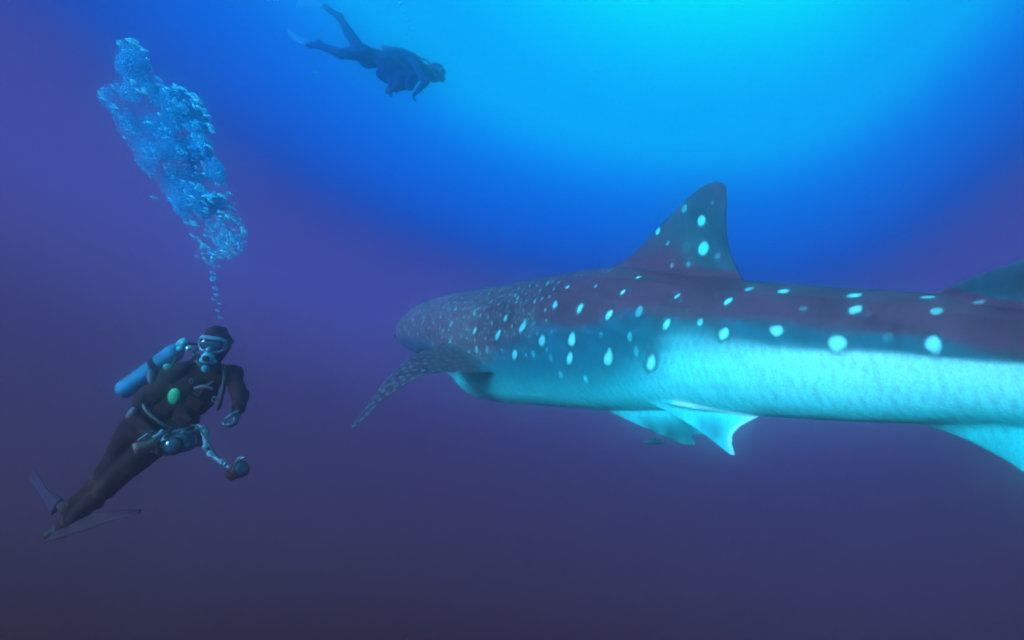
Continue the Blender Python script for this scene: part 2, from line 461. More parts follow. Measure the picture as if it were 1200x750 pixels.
shells.append(foil([np.array(p) for p in ((1.93, 0.70, -0.1), (1.90, 0.42, -0.35), (1.86, 0.12, -0.66), (1.84, -0.08, -0.90))],
                   [np.array(p) for p in ((1.86, -0.02, 0.0), (1.84, -0.10, -0.25), (1.83, -0.14, -0.55), (1.83, -0.18, -0.90))], 0.10, 0.03))
raw = join_shells(shells)
tmp = bpy.data.objects.new('tmp', raw); COL.objects.link(tmp)
rm = tmp.modifiers.new('r', 'REMESH'); rm.mode = 'VOXEL'; rm.voxel_size = 0.0105; rm.use_smooth_shade = True
sm = tmp.modifiers.new('s', 'SMOOTH'); sm.factor = 0.5; sm.iterations = 3
dg = bpy.context.evaluated_depsgraph_get()
shark_me = bpy.data.meshes.new_from_object(tmp.evaluated_get(dg))
bpy.data.objects.remove(tmp)

nv = len(shark_me.vertices)
co = np.empty(nv * 3, np.float32); shark_me.vertices.foreach_get('co', co); co = co.reshape(-1, 3).astype(float)
no = np.empty(nv * 3, np.float32); shark_me.vertices.foreach_get('normal', no); no = no.reshape(-1, 3)
ring = np.empty(nv, int)
for a in range(0, nv, 20000):
    p = co[a:a + 20000]
    ring[a:a + 20000] = np.argmin((p[:, 0:1] - sx[None, ::2]) ** 2 + (p[:, 1:2] - sy[None, ::2]) ** 2, 1) * 2
lat = (co[:, 0] - sx[ring]) * LX[ring] + (co[:, 1] - sy[ring]) * LY[ring]
up = co[:, 2] - sz[ring]
el_ = np.hypot(lat / sa[ring], up / sh[ring])
e_ = 1 / 0.86
ang = np.arctan2(np.abs(lat / sa[ring]) ** e_, np.sign(up) * np.abs(up / sh[ring]) ** e_)   # 0 back .. pi belly
sr = SP[ring]

BACK = np.array([0.108, 0.030, 0.064]); TEALC = np.array([0.004, 0.075, 0.110]); BELLY = np.array([0.04, 0.86, 0.90]); SPOT = np.array([0.12, 0.92, 0.95])
FLANK = np.array([0.003, 0.095, 0.19]); RINGC = np.array([0.02, 0.06, 0.09])
wi, wt = np.array(WHITE)[:, 0], np.array(WHITE)[:, 1]; ti, tt = np.array(TEAL)[:, 0], np.array(TEAL)[:, 1]
thW = np.interp(ring, np.r_[0, 150, 198, wi], np.r_[3.3, 3.0, 1.95, wt]) + 0.20 * np.clip((480 - ring) / 90, 0, 1) * np.clip((ring - 215) / 40, 0, 1); thT = np.interp(ring, ti, tt)
n1, n2 = wob(co, 9, 1), wob(co, 38, 2)
n3 = wob(co, 95, 3)
softW = np.interp(ring, [380, 475, 560], [0.13, 0.12, 0.016])
wW = 1 / (1 + np.exp(-(ang - thW - 0.02 * n2 * softW * 8) / softW))
softT = np.interp(ring, [300, 450, 600], [0.10, 0.07, 0.08])
wT = 1 / (1 + np.exp(-(ang - thT + 0.05 * n1 + 0.02 * n2) / softT * 2.2))
r_grain = np.random.default_rng(77)
mott = np.clip(1 + 0.16 * n2 + 0.10 * n3 + 0.10 * n1, 0.5, 1.6)[:, None]
hb = np.clip((230 - ring) / 130, 0, 1)[:, None] * 0.75          # haze painted into the head: skin colour drawn towards the water's
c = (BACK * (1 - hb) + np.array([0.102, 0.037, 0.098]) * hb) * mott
tl_ = np.interp(ring, [330, 470], [0.8, 0.15])[:, None]       # the flank pales forward of the dorsal fin
c = c * (1 - wT[:, None]) + (TEALC * (1 - tl_) + FLANK * tl_) * mott * wT[:, None]
pale = (np.clip((ring - 440) / 170, 0, 1) * np.clip(1 - (ang - thW) / 1.0, 0, 1))[:, None]  # light on the upper rear belly, painted in as a paler tone
bl = (BELLY * (1 - pale) + np.array([0.46, 1.0, 0.98]) * pale) * np.clip(1 + 0.06 * n2 + 0.09 * n3 + 0.07 * r_grain.normal(size=nv), 0.6, 1.3)[:, None]
c = c * (1 - wW[:, None]) + bl * wW[:, None]
# fins
fin_low = (el_ > 1.10) & (up < 0) & (ring > 330)
wf = np.clip((el_ - 1.05) / 0.2, 0, 1) * ((up < 0) & (ring > 330))
c = c * (1 - wf[:, None]) + (BELLY * np.clip(1 + 0.10 * n1 + 0.05 * n3, 0.5, 1.3)[:, None]) * wf[:, None]
# dusky blotches on the pelvic fins
for q, r_, k_ in ((at(765, 500, 4.85), 0.11, 0.9), (at(787, 508, 4.65), 0.14, 0.97), (at(806, 513, 4.45), 0.13, 0.97), (at(800, 500, 4.40), 0.11, 0.9), (at(838, 505, 4.0), 0.10, 0.8), (at(822, 497, 4.10), 0.06, 0.6)):
    g = np.exp(-np.sum((co - q) ** 2, 1) / r_ ** 2) * k_ * fin_low
    c = c * (1 - g[:, None]) + TEALC * g[:, None]
edge = np.vstack([spline(pel_te, np.linspace(0.05, 1, 60)), spline(A((790, 471, 4.24), (830, 477, 4.02), (872, 483, 3.82)), np.linspace(0, 1, 40))])  # highlight painted along the near pelvic fin's rear edge and the clasper
for q in edge:
    mm = np.where(np.abs(co - q).max(1) < 0.05)[0]
    g = np.clip(1.15 - np.linalg.norm(co[mm] - q, axis=1) / 0.04, 0, 1) * 0.8
    c[mm] = c[mm] * (1 - g[:, None]) + np.array([0.45, 1.0, 1.0]) * g[:, None]
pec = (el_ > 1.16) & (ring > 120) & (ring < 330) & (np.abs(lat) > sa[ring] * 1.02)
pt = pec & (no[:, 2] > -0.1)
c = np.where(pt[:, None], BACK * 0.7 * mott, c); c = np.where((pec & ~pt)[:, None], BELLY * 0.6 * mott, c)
dors = (el_ > 1.13) & (up > 0)
dz = np.clip(wob(co, 5, 9) * 0.4 + 0.5 * np.clip((co[:, 2] - 0.35) / 0.3, 0, 1) + 0.6 * (ring > 600), 0, 0.8)[:, None]
c = np.where(dors[:, None], (BACK * (1 - dz) + TEALC * dz) * mott, c)

def paint(w, col):
    global c
    c = c * (1 - w[:, None]) + col * w[:, None]
order = np.argsort(ring, kind='stable'); rs_ = ring[order]
CORE = np.array([0.50, 1.0, 1.0])
def body_spots(lst, side):
    for i, th, r, k in lst:
        l, u = section(i, th)
        p = np.array([sx[i] + side * LX[i] * l, sy[i] + side * LY[i] * l, sz[i] + u])
        w_ = int(2.6 * r / (SP[1] - SP[0])) + 6
        m = order[np.searchsorted(rs_, i - w_):np.searchsorted(rs_, i + w_)]
        m = m[(np.abs(co[m] - p).max(1) < r * 2.6) & (el_[m] < 1.2)]
        q = co[m] - p; al = q[:, 0] * tx[i] + q[:, 1] * ty[i]
        big = k > 0.7
        if i < 540 and big: al = al - 0.55 * q[:, 2]                                    # the spots slant back and are taller than long
        d = np.sqrt((q ** 2).sum(1) + (al ** 2 * (1.4 if i < 480 else 0.4 if i < 540 else -0.45))) / (0.92 * r if i < 540 else 0.70 * r)
        d = d * (1 + (0.12 if i < 540 else 0.22) * n2[m] + 0.08 * n3[m])
        if big: w = np.clip((2.0 - d) / 0.6, 0, 1) * (0.75 if i < 540 else 0.4) * (ang[m] < thW[m] + 0.05); c[m] = c[m] * (1 - w[:, None]) + RINGC * w[:, None]
        w = np.clip((1.15 - d) / 0.45, 0, 1) * k; c[m] = c[m] * (1 - w[:, None]) + (SPOT if i < 540 else np.array([0.30, 0.94, 0.94])) * w[:, None]
        if big: w = np.clip((0.75 - d) / 0.5, 0, 1) * (k if i < 540 else 0.4); c[m] = c[m] * (1 - w[:, None]) + CORE * w[:, None]
SPOTS = [(i, th, r * (1.15 if k <= 0.5 else 1), k * 1.5 if k <= 0.45 else k * (1 if i < 540 else 0.9)) for i, th, r, k in SPOTS]
body_spots(SPOTS, 1)
r2 = np.random.default_rng(5)
body_spots([(int(np.clip(i + r2.integers(-14, 14), 0, 690)), th + r2.normal() * 0.05, r, k) for i, th, r, k in SPOTS], -1)
body_spots([(int(706 + k * 13), 0.5 + 0.75 * (k % 2), 0.03, 0.8) for k in range(10)], 1)
body_spots([(int(706 + k * 13), 0.5 + 0.75 * (k % 2), 0.03, 0.8) for k in range(10)], -1)
# small dense freckles on head, neck and shoulders
fr = []
for _ in range(2400):
    i = int(15 + 310 * r2.random()); th = r2.random() * 1.75
    fr.append((i, th, 0.011 + 0.011 * r2.random(), 0.14 + 0.26 * r2.random() * (1 - i / 500)))
rows_ = []
for a_ in np.arange(0.15, 1.75, 0.17):                         # orderly rows of little dots on head, neck and shoulder
    for i in range(55, 345, 15):
        rows_.append((int(i + r2.integers(-4, 5) + 7 * (round(a_ / 0.17) % 2)), a_ + r2.normal() * 0.025, 0.017 + 0.009 * r2.random(), (0.35 + 0.3 * r2.random()) * min(1, (i + 120) / 320)))
body_spots(rows_, 1); body_spots(rows_, -1)
body_spots(fr[:1200], 1); body_spots(fr[1200:], -1)
body_spots([(int(r2.integers(320, 560)), 0.15 + 1.2 * r2.random(), 0.010 + 0.012 * r2.random(), 0.08 + 0.16 * r2.random()) for _ in range(30)], 1)
# dorsal fin spots (both faces) and freckles on the pectorals
for px, py, Y, r, k in ((806, 245, 4.62, 0.035, 0.4), (790, 285, 4.75, 0.022, 0.35), (815, 310, 4.5, 0.024, 0.3), (838, 238, 4.32, 0.02, 0.3), (798, 312, 4.66, 0.022, 0.35), (845, 300, 4.25, 0.024, 0.3), (826, 259, 4.42, 0.042, 1), (830, 291, 4.38, 0.055, 1), (774, 271, 4.9, 0.034, 0.85), (812, 290, 4.55, 0.05, 0.12)):
    p = at(px, py, Y); q = co - p
    q2 = (q ** 2).sum(1) - (q[:, 0] * LX[ring] + q[:, 1] * LY[ring]) ** 2
    d = np.sqrt(np.maximum(q2, 0)) / r * (1 + 0.05 * n2)
    mk = (el_ > 0.9) & (up > 0)
    paint(np.clip((1.75 - d) / 0.5, 0, 1) * 0.6 * min(1, k) * mk, RINGC); paint(np.clip((1.1 - d) / 0.35, 0, 1) * k * mk, SPOT)
ip = np.where(pt)[0]
done_ = np.zeros((0, 3))
for j in r2.permutation(ip)[:6000]:
    if len(done_) and np.min(((done_ - co[j]) ** 2).sum(1)) < 0.070 ** 2: continue
    done_ = np.vstack([done_, co[j]])
    m = ip[np.abs(co[ip] - co[j]).max(1) < 0.06]
    w = np.clip(1.5 - np.linalg.norm(co[m] - co[j], axis=1) / 0.021, 0, 1) * 0.6
    c[m] = c[m] * (1 - w[:, None]) + np.array([0.06, 0.26, 0.36]) * w[:, None]
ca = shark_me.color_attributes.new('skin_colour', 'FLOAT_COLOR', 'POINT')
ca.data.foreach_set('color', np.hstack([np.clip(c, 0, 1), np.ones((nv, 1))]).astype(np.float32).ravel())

m = bpy.data.materials.new('whale_shark_skin'); m.use_nodes = True
nt = m.node_tree; b = nt.nodes['Principled BSDF']
at_n = nt.nodes.new('ShaderNodeAttribute'); at_n.attribute_name = 'skin_colour'
tcn = nt.nodes.new('ShaderNodeTexCoord')
nz = nt.nodes.new('ShaderNodeTexNoise'); nz.inputs['Scale'].default_value = 75; nz.inputs['Detail'].default_value = 5; nz.inputs['Roughness'].default_value = 0.7
nt.links.new(tcn.outputs['Object'], nz.inputs['Vector'])
rp = nt.nodes.new('ShaderNodeValToRGB'); rp.color_ramp.elements[0].position = 0.3; rp.color_ramp.elements[1].position = 0.7
rp.color_ramp.elements[0].color = (0.82, 0.82, 0.82, 1); rp.color_ramp.elements[1].color = (1.14, 1.14, 1.14, 1)
nt.links.new(nz.outputs['Fac'], rp.inputs['Fac'])
mx = nt.nodes.new('ShaderNodeMix'); mx.data_type = 'RGBA'; mx.blend_type = 'MULTIPLY'; mx.inputs['Factor'].default_value = 1
nt.links.new(at_n.outputs['Color'], mx.inputs['A']); nt.links.new(rp.outputs[0], mx.inputs['B'])
nt.links.new(mx.outputs['Result'], b.inputs['Base Color'])
bp = nt.nodes.new('ShaderNodeBump'); bp.inputs['Strength'].default_value = 0.35; bp.inputs['Distance'].default_value = 0.012
nt.links.new(nz.outputs['Fac'], bp.inputs['Height']); nt.links.new(bp.outputs[0], b.inputs['Normal'])
b.inputs['Roughness'].default_value = 0.55; b.inputs['Specular IOR Level'].default_value = 0.12
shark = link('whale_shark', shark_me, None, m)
tag(shark, 'huge whale shark with white spots, dark back and pale cyan belly swimming away', 'whale shark')
eye_m = mat('eye_black', (0.01, 0.01, 0.012), 0.15, 0, bump=0)
for s_ in (1, -1):
    i = 40; l, u = section(i, 1.75)
    p = np.array([sx[i] + s_ * LX[i] * l, sy[i] + s_ * LY[i] * l, sz[i] + u])
    solid('eye', ellipsoid(p, (0.035, 0.035, 0.035)), eye_m, shark)

# a little fish keeping below the shark's pelvic fins
fp = at(765, 518, 4.9)
fm = mat('fish_skin', (0.03, 0.10, 0.13), 0.4, 0.2)
fb = [ellipsoid(fp, (0.085, 0.016, 0.026))]
fb.append(foil([fp + (0.07, 0, 0.006), fp + (0.10, 0, 0.02), fp + (0.125, 0, 0.034)], [fp + (0.075, 0, -0.006), fp + (0.105, 0, 0.004), fp + (0.13, 0, 0.030)], 0.010, 0.004, n=10, m=10))
fb.append(foil([fp + (0.07, 0, -0.006), fp + (0.10, 0, -0.02), fp + (0.125, 0, -0.034)], [fp + (0.075, 0, 0.006), fp + (0.105, 0, -0.004), fp + (0.13, 0, -0.030)], 0.010, 0.004, n=10, m=10))
fb.append(foil([fp + (-0.03, 0, 0.022), fp + (-0.01, 0, 0.040), fp + (0.01, 0, 0.044)], [fp + (0.05, 0, 0.014), fp + (0.04, 0, 0.026), fp + (0.025, 0, 0.04)], 0.008, 0.004, n=10, m=10))
tag(solid('small_fish', fb, fm, None), 'faint little fish swimming in the open water just below the shark', 'fish')

# ------------------------------------------------------------------ divers
def U(v):
    v = np.asarray(v, float); return v / np.linalg.norm(v)
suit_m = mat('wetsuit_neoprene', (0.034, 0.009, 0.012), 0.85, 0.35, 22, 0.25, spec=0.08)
skin_m = mat('face_skin', (0.26, 0.20, 0.20), 0.5, 0.1, 40, 0.05)
glove_m = mat('glove_blue', (0.04, 0.12, 0.18), 0.6, 0.2, 60, 0.1)
boot_m = mat('neoprene_boot', (0.045, 0.011, 0.012), 0.7, 0.2, 40, 0.1)
vest_m = mat('vest_nylon', (0.030, 0.008, 0.011), 0.75, 0.4, 30, 0.35, spec=0.10)
tank_m = mat('tank_blue_paint', (0.010, 0.15, 0.29), 0.65, 0.7, 8, 0.05, spec=0.15)
chrome_m = mat('chrome', (0.55, 0.68, 0.72), 0.25, 0.1, 40, 0, metal=0.8)
haze_blue_m = mat('haze_blue_neoprene', (0.001, 0.020, 0.15), 0.85, 0.2, 15, 0.1, spec=0.1)  # far diver's suit and vest, the blue of the haze put into the colour
pale_m = mat('pale_plastic', (0.12, 0.18, 0.28), 0.45, 0.15, 40, 0.1)
mask_m = mat('mask_silicone', (0.13, 0.22, 0.34), 0.35, 0.1, 40, 0)
lens_m = mat('mask_glass', (0.02, 0.06, 0.10), 0.10, 0.05, 5, 0, spec=0.6)
rubber_m = mat('rubber_hose', (0.016, 0.015, 0.018), 0.5, 0.2, 40, 0.1)
green_m = mat('green_slate', (0.01, 0.34, 0.17), 0.45, 0.15, 25, 0.1)
strap_m = mat('grey_webbing', (0.14, 0.10, 0.14), 0.7, 0.2, 60, 0.2)
cyan_m = mat('cyan_plastic', (0.05, 0.36, 0.46), 0.4, 0.1, 40, 0.05)
finb_m = mat('blue_fin_rubber', (0.066, 0.025, 0.062), 0.8, 0.2, 15, 0.15, spec=0.04)
find_m = mat('dark_fin_rubber', (0.060, 0.021, 0.038), 0.8, 0.25, 15, 0.15, spec=0.04)
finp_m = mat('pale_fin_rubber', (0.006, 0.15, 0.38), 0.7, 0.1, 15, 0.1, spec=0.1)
eye_w = mat('eye_white', (0.5, 0.5, 0.5), 0.3, 0, bump=0)
house_m = mat('housing_blue_grey', (0.060, 0.095, 0.16), 0.35, 0.35, 35, 0.2, metal=0.3)
dark_m = mat('dark_housing', (0.060, 0.016, 0.014), 0.6, 0.3, 30, 0.15, spec=0.08)
tan_m = mat('pale_strobe_body', (0.30, 0.085, 0.085), 0.4, 0.25, 25, 0.1)

def hand(wrist, d, n, thumb, s=1.0, curl=0.9, slot=2):
    """Palm, four bent fingers of unequal length and a thumb off the side of the palm.  d: towards the fingertips, n: out of the palm,
       thumb: towards the thumb side."""
    d = U(d); n = U(np.asarray(n) - d * (np.asarray(n) @ d)); t = U(np.cross(d, n)); t = t if t @ np.asarray(thumb) > 0 else -t
    P = []
    pc = wrist + d * 0.048 * s
    P.append(('e', pc, np.array([0.050, 0.041, 0.019]) * s, np.array([d, t, n]), slot, 0.010))
    for k, (o, L, r) in enumerate(((0.030, 0.078, 0.0105), (0.010, 0.088, 0.011), (-0.010, 0.082, 0.0105), (-0.029, 0.064, 0.0095))):
        p = pc + d * 0.036 * s + t * o * s
        a = 0.25
        for seg, f in enumerate((0.45, 0.32, 0.23)):
            a += curl * (0.75 if seg == 0 else 0.9) + 0.05 * k
            q = p + (d * math.cos(a) + n * math.sin(a)) * L * f * s
            P.append(('c', p, r * s * (1 - 0.08 * seg), q, r * s * (0.93 - 0.08 * seg), slot, 0.004)); p = q
    p = pc - d * 0.020 * s + t * 0.032 * s
    q = p + U(d * 0.5 + t * 0.8 + n * 0.5) * 0.042 * s; P.append(('c', p, 0.014 * s, q, 0.0125 * s, slot, 0.006))
    q2 = q + U(d * 0.8 + t * 0.1 + n * 0.8) * 0.034 * s; P.append(('c', q, 0.0125 * s, q2, 0.010 * s, slot, 0.004))
    return P

def root_at(name, p):
    o = bpy.data.objects.new(name, None); o.location = Vector(p); o.empty_display_size = 0.1
    COL.objects.link(o); bpy.context.view_layer.update()
    return o

# ---- the near diver: upright, leaning, facing us, legs trailing down and away
pelvis = at(174, 506, 4.06); neck = at(247, 428, 4.02); head = at(254, 404, 3.96)
u = U(neck - pelvis); f = U(np.array([0.10, -1, -0.05]) - u * (np.array([0.10, -1, -0.05]) @ u)); w = np.cross(u, f)   # w: towards his left
if w[0] < 0: w = -w
hu_ = U(head - neck + np.array([0, 0, 0.25])); hf = U(np.array([0.12, -1, -0.06])); hf = U(hf - hu_ * (hf @ hu_)); hw = np.cross(hu_, hf); hw = hw if hw[0] > 0 else -hw
near = root_at('person', pelvis)
tag(near, 'near scuba diver in black wetsuit with blue tank and green slate, facing us', 'person')
shR, shL = at(200, 440, 4.02), at(272, 439, 4.02)
elR, wrR = at(158, 486, 3.98), at(180, 515, 3.74)
elL, wrL = at(282, 464, 3.84), at(279, 480, 3.63)
hipR, hipL = pelvis - w * 0.085, pelvis + w * 0.085
knR, anR = at(121, 561, 4.05), at(82, 597, 4.22)
knL, anL = at(126, 570, 4.00), at(72, 620, 4.10)
B = np.array([w, f, u])
prims = [('e', pelvis + u * 0.05, (0.165, 0.115, 0.14), B, 0), ('c', pelvis + u * 0.05, 0.125, pelvis + u * 0.30, 0.120, 0),
         ('e', pelvis + u * 0.43 + f * 0.01, (0.195, 0.125, 0.20), B, 0), ('c', shR, 0.072, shL, 0.072, 0),
         ('c', neck - u * 0.04, 0.068, head - hu_ * 0.03, 0.064, 0),
         ('e', head + hu_ * 0.015, (0.089, 0.108, 0.122), np.array([hw, hf, hu_]), 0), ('e', head - hu_ * 0.065 + hf * 0.045, (0.056, 0.060, 0.052), np.array([hw, hf, hu_]), 0),
         ('e', head - hu_ * 0.005 + hf * 0.055, (0.058, 0.056, 0.075), np.array([hw, hf, hu_]), 1, 0.006),
         ('c', head + hf * 0.105 + hu_ * 0.012, 0.010, head + hf * 0.125 - hu_ * 0.020, 0.015, 1, 0.008),
         ('c', shR, 0.064, elR, 0.052, 0), ('c', elR, 0.052, wrR, 0.037, 0), ('c', shL, 0.062, elL, 0.050, 0), ('c', elL, 0.050, wrL, 0.036, 0),
         ('c', hipR, 0.108, knR, 0.070, 0), ('c', knR, 0.068, anR, 0.046, 0), ('c', hipL, 0.108, knL, 0.070, 0), ('c', knL, 0.068, anL, 0.046, 0)]
calfR, calfL = knR * 0.68 + anR * 0.32 + np.array([0, 0.03, 0]), knL * 0.68 + anL * 0.32 + np.array([0, 0.03, 0])
prims += [('e', calfR, (0.062, 0.062, 0.075), None, 0), ('e', calfL, (0.062, 0.062, 0.075), None, 0)]
ftR, ftL = at(66, 590, 4.34), at(58, 627, 4.05)
prims += [('c', anR, 0.046, ftR, 0.034, 3), ('e', anR * 0.9 + ftR * 0.1 + np.array([0, 0.03, -0.02]), (0.05, 0.05, 0.05), None, 3),
          ('c', anL, 0.046, ftL, 0.036, 3), ('e', anL * 0.9 + ftL * 0.1 + np.array([0, 0.03, -0.02]), (0.05, 0.05, 0.05), None, 3)]
prims += hand(wrR, at(186, 521, 3.66) - wrR, np.array([0.3, -0.2, -1]), np.array([0.4, 0.5, 0.7]), 1.0, 0.75)
prims += hand(wrL, np.array([-0.02, -0.35, -0.9]), np.array([-1, -0.3, 0.0]), np.array([0, -1, 0.2]), 1.0, 0.8)
sdf_body('body', prims, 0.0072, 0.028, [suit_m, skin_m, glove_m, boot_m], near, 0.0055)

# buoyancy vest: padded panels over the chest, shoulder straps, waist pockets
vp = [('e', pelvis + u * 0.42 + w * 0.105 + f * 0.085, (0.085, 0.050, 0.190), B, 0), ('e', pelvis + u * 0.42 - w * 0.105 + f * 0.085, (0.085, 0.050, 0.190), B, 0),
      ('e', pelvis + u * 0.22 + w * 0.165 + f * 0.045, (0.065, 0.080, 0.125), B, 0), ('e', pelvis + u * 0.22 - w * 0.165 + f * 0.045, (0.065, 0.080, 0.125), B, 0),
      ('e', pelvis + u * 0.36 - f * 0.10, (0.185, 0.055, 0.25), B, 0), ('c', pelvis + u * 0.20 - w * 0.15 + f * 0.07, 0.045, pelvis + u * 0.20 + w * 0.15 + f * 0.07, 0.045, 0),
      ('c', pelvis + u * 0.55 + w * 0.10 + f * 0.075, 0.034, pelvis + u * 0.64 + w * 0.09 - f * 0.02, 0.032, 0), ('c', pelvis + u * 0.55 - w * 0.10 + f * 0.075, 0.034, pelvis + u * 0.64 - w * 0.09 - f * 0.02, 0.032, 0),
      ('c', pelvis + u * 0.64 + w * 0.09 - f * 0.02, 0.032, pelvis + u * 0.55 + w * 0.09 - f * 0.10, 0.034, 0), ('c', pelvis + u * 0.64 - w * 0.09 - f * 0.02, 0.032, pelvis + u * 0.55 - w * 0.09 - f * 0.10, 0.034, 0)]
vest = sdf_body('buoyancy_vest', vp, 0.009, 0.030, [vest_m], near, 0.006)
def on_chest(px, py, out=0.0):
    """A point on the front of the vest."""
    y = 3.88
    return at(px, py, y - out)
solid('chest_strap', tube([at(228, 455, 3.865), at(239, 453, 3.855), at(250, 456, 3.875)], 0.011, 8), strap_m, vest)
solid('shoulder_buckle', rbox(at(233, 425, 3.90), (0.030, 0.010, 0.009), np.array([w, f, u])), strap_m, vest)
solid('pocket_flap', rbox(at(228, 472, 3.865), (0.055, 0.012, 0.040), np.array([U(w + 0.2 * u), f, U(u - 0.2 * w)])), vest_m, vest)
solid('waist_buckle', rbox(at(220, 489, 3.86), (0.030, 0.014, 0.022), np.array([w, f, u])), dark_m, vest)
solid('inflator_hose', tube([at(262, 428, 4.0), at(263, 445, 3.88), at(259, 468, 3.85), at(255, 480, 3.86)], 0.014, 9), rubber_m, vest)
def band(c, axis, r, m_, name, wd=0.022, sq=1.0):
    axis = U(axis)
    return solid(name, lathe(c - axis * wd, c + axis * wd, [(0, r * 0.96), (0.15, r * 1.03), (0.85, r * 1.03), (1, r * 0.96)], 24, sq), m_, near)
band(anR * 0.8 + knR * 0.2, anR - knR, 0.060, dark_m, 'ankle_cuff'); band(anL * 0.8 + knL * 0.2, anL - knL, 0.060, dark_m, 'ankle_cuff')
band(wrR * 0.9 + elR * 0.1, wrR - elR, 0.043, strap_m, 'wrist_cuff', 0.014); band(wrL * 0.88 + elL * 0.12, wrL - elL, 0.042, dark_m, 'wrist_cuff', 0.014)
for s_, kn_ in ((-1, knR), (1, knL)):
    solid('knee_pad', ellipsoid(kn_ + f * 0.045, (0.058, 0.030, 0.085), np.array([U(np.cross(f, kn_ - pelvis)), f, U(kn_ - pelvis)])), dark_m, near)
for t_ in (0.30, 0.52):
    solid('shoulder_strap', tube([pelvis + u * (0.40 + 0.2 * t_) + w * 0.11 + f * 0.140, pelvis + u * 0.58 + w * 0.105 + f * 0.112, pelvis + u * 0.65 + w * 0.095 + f * 0.03], 0.010, 8), strap_m if t_ < 0.4 else dark_m, vest)
solid('waist_strap', tube([pelvis + u * 0.20 - w * 0.19 + f * 0.02, pelvis + u * 0.20 - w * 0.10 + f * 0.135, pelvis + u * 0.20 + f * 0.150, pelvis + u * 0.20 + w * 0.10 + f * 0.135, pelvis + u * 0.20 + w * 0.19 + f * 0.02], 0.012, 8, 40), strap_m, vest)
for q_ in ((224, 447), (251, 468)):
    solid('d_ring', tube([at(q_[0] + 2.2 * math.cos(a), q_[1] + 2.8 * math.sin(a), 3.855) for a in np.linspace(0, 6.28, 12)], 0.004, 6, 40), strap_m, vest)
# slate, whistle and lamp clipped to the chest
solid('slate', ellipsoid(at(204, 464, 3.868), (0.042, 0.014, 0.057), np.array([U([0.95, 0, -0.3]), [0, 1, 0], U([0.3, 0, 0.95])])), green_m, near)
solid('pressure_gauge', lathe(at(196, 430, 3.93), at(196, 430, 3.90), [(0, 0.018), (0.3, 0.026), (0.9, 0.026), (1, 0.018)], 16), mat('pale_green_gauge', (0.06, 0.42, 0.34), 0.4, 0.1, bump=0), near)
solid('spare_regulator', lathe(at(241, 432, 3.92), at(241, 432, 3.87), [(0, 0.014), (0.3, 0.027), (0.8, 0.027), (1, 0.018)], 16), cyan_m, near)
for a_, b_, r_ in (((176, 436, 3.955), (178, 449, 3.945), 0.022), ((152, 489, 3.925), (158, 480, 3.920), 0.026)):
    solid('sleeve_highlight', lathe(at(*a_), at(*b_), [(-0.25, 0.004), (0, r_), (0.5, r_ * 1.15), (1, r_), (1.25, 0.004)], 14), strap_m, near)  # light on the right sleeve, put into shape as pale grey pads
solid('chest_hose', tube([at(214, 405, 4.12), at(206, 420, 3.97), at(199, 440, 3.92), at(202, 456, 3.90)], 0.010, 8), rubber_m, near)
# tank on the back
tk0, tk1 = at(144, 458, 4.26), at(213, 407, 4.26)
tank = solid('tank', lathe(tk0, tk1, [(-0.045, 0.02), (-0.035, 0.05), (0.0, 0.064), (0.05, 0.068), (0.86, 0.068), (0.93, 0.060), (0.98, 0.040), (1.0, 0.025)], 28), tank_m, near)
td = U(tk1 - tk0)
solid('tank_valve', [lathe(tk1 - td * 0.01, tk1 + td * 0.05, [(0, 0.022), (0.8, 0.022), (1, 0.016)], 14), lathe(tk1 + td * 0.03 - w * 0.055, tk1 + td * 0.03 + w * 0.055, [(0, 0.012), (0.05, 0.022), (0.25, 0.022), (0.3, 0.013), (0.7, 0.013), (0.75, 0.022), (0.95, 0.022), (1, 0.012)], 14)], chrome_m, tank)
solid('first_stage', [lathe(at(210, 404, 4.10), at(219, 400, 4.04), [(0, 0.012), (0.1, 0.030), (0.6, 0.034), (1, 0.020)], 16), lathe(at(208, 409, 4.06), at(214, 408, 4.02), [(0, 0.010), (0.2, 0.018), (1, 0.014)], 12)], cyan_m, tank)
solid('tank_band', lathe(tk0 + td * 0.30, tk0 + td * 0.35, [(0, 0.0685), (0.1, 0.0725), (0.9, 0.0725), (1, 0.0685)], 28), vest_m, tank)
# mask, regulator, hose, eyes
HB = np.array([hw, hf, hu_])
mc = head + hf * 0.118 + hu_ * 0.022
def ring_pts(c, a, b, R, n=28, e=0.6):
    t = np.linspace(0, 2 * np.pi, n)
    return [c + R[0] * a * np.sign(math.cos(x)) * abs(math.cos(x)) ** e + R[2] * b * np.sign(math.sin(x)) * abs(math.sin(x)) ** e - R[1] * 0.035 * abs(math.cos(x)) ** 2 for x in t]
mask = solid('mask', [tube(ring_pts(mc, 0.080, 0.046, HB), 0.010, 8, 60), tube(ring_pts(mc - hf * 0.018, 0.082, 0.050, HB), 0.012, 8, 60)], mask_m, near)
lens = solid('lens', ellipsoid(mc - hf * 0.022, (0.076, 0.020, 0.042), HB), lens_m, mask)
solid('nose_pocket', ellipsoid(mc - hu_ * 0.030 + hf * 0.010, (0.020, 0.020, 0.020), HB), mask_m, mask)
sp_ = [head + hu_ * 0.03 + hw * 0.098 * math.cos(a) + hf * 0.113 * math.sin(a) for a in np.linspace(-math.pi - 0.5, 0.5, 20)]
solid('mask_strap', tube(sp_, 0.009, 8, 60), rubber_m, mask)
for s_ in (-1, 1): solid('eye', ellipsoid(head + hf * 0.098 + hu_ * 0.022 + hw * 0.031 * s_, (0.014, 0.012, 0.010), HB), eye_w, near)
mo_ = head - hu_ * 0.062 + hf * 0.115
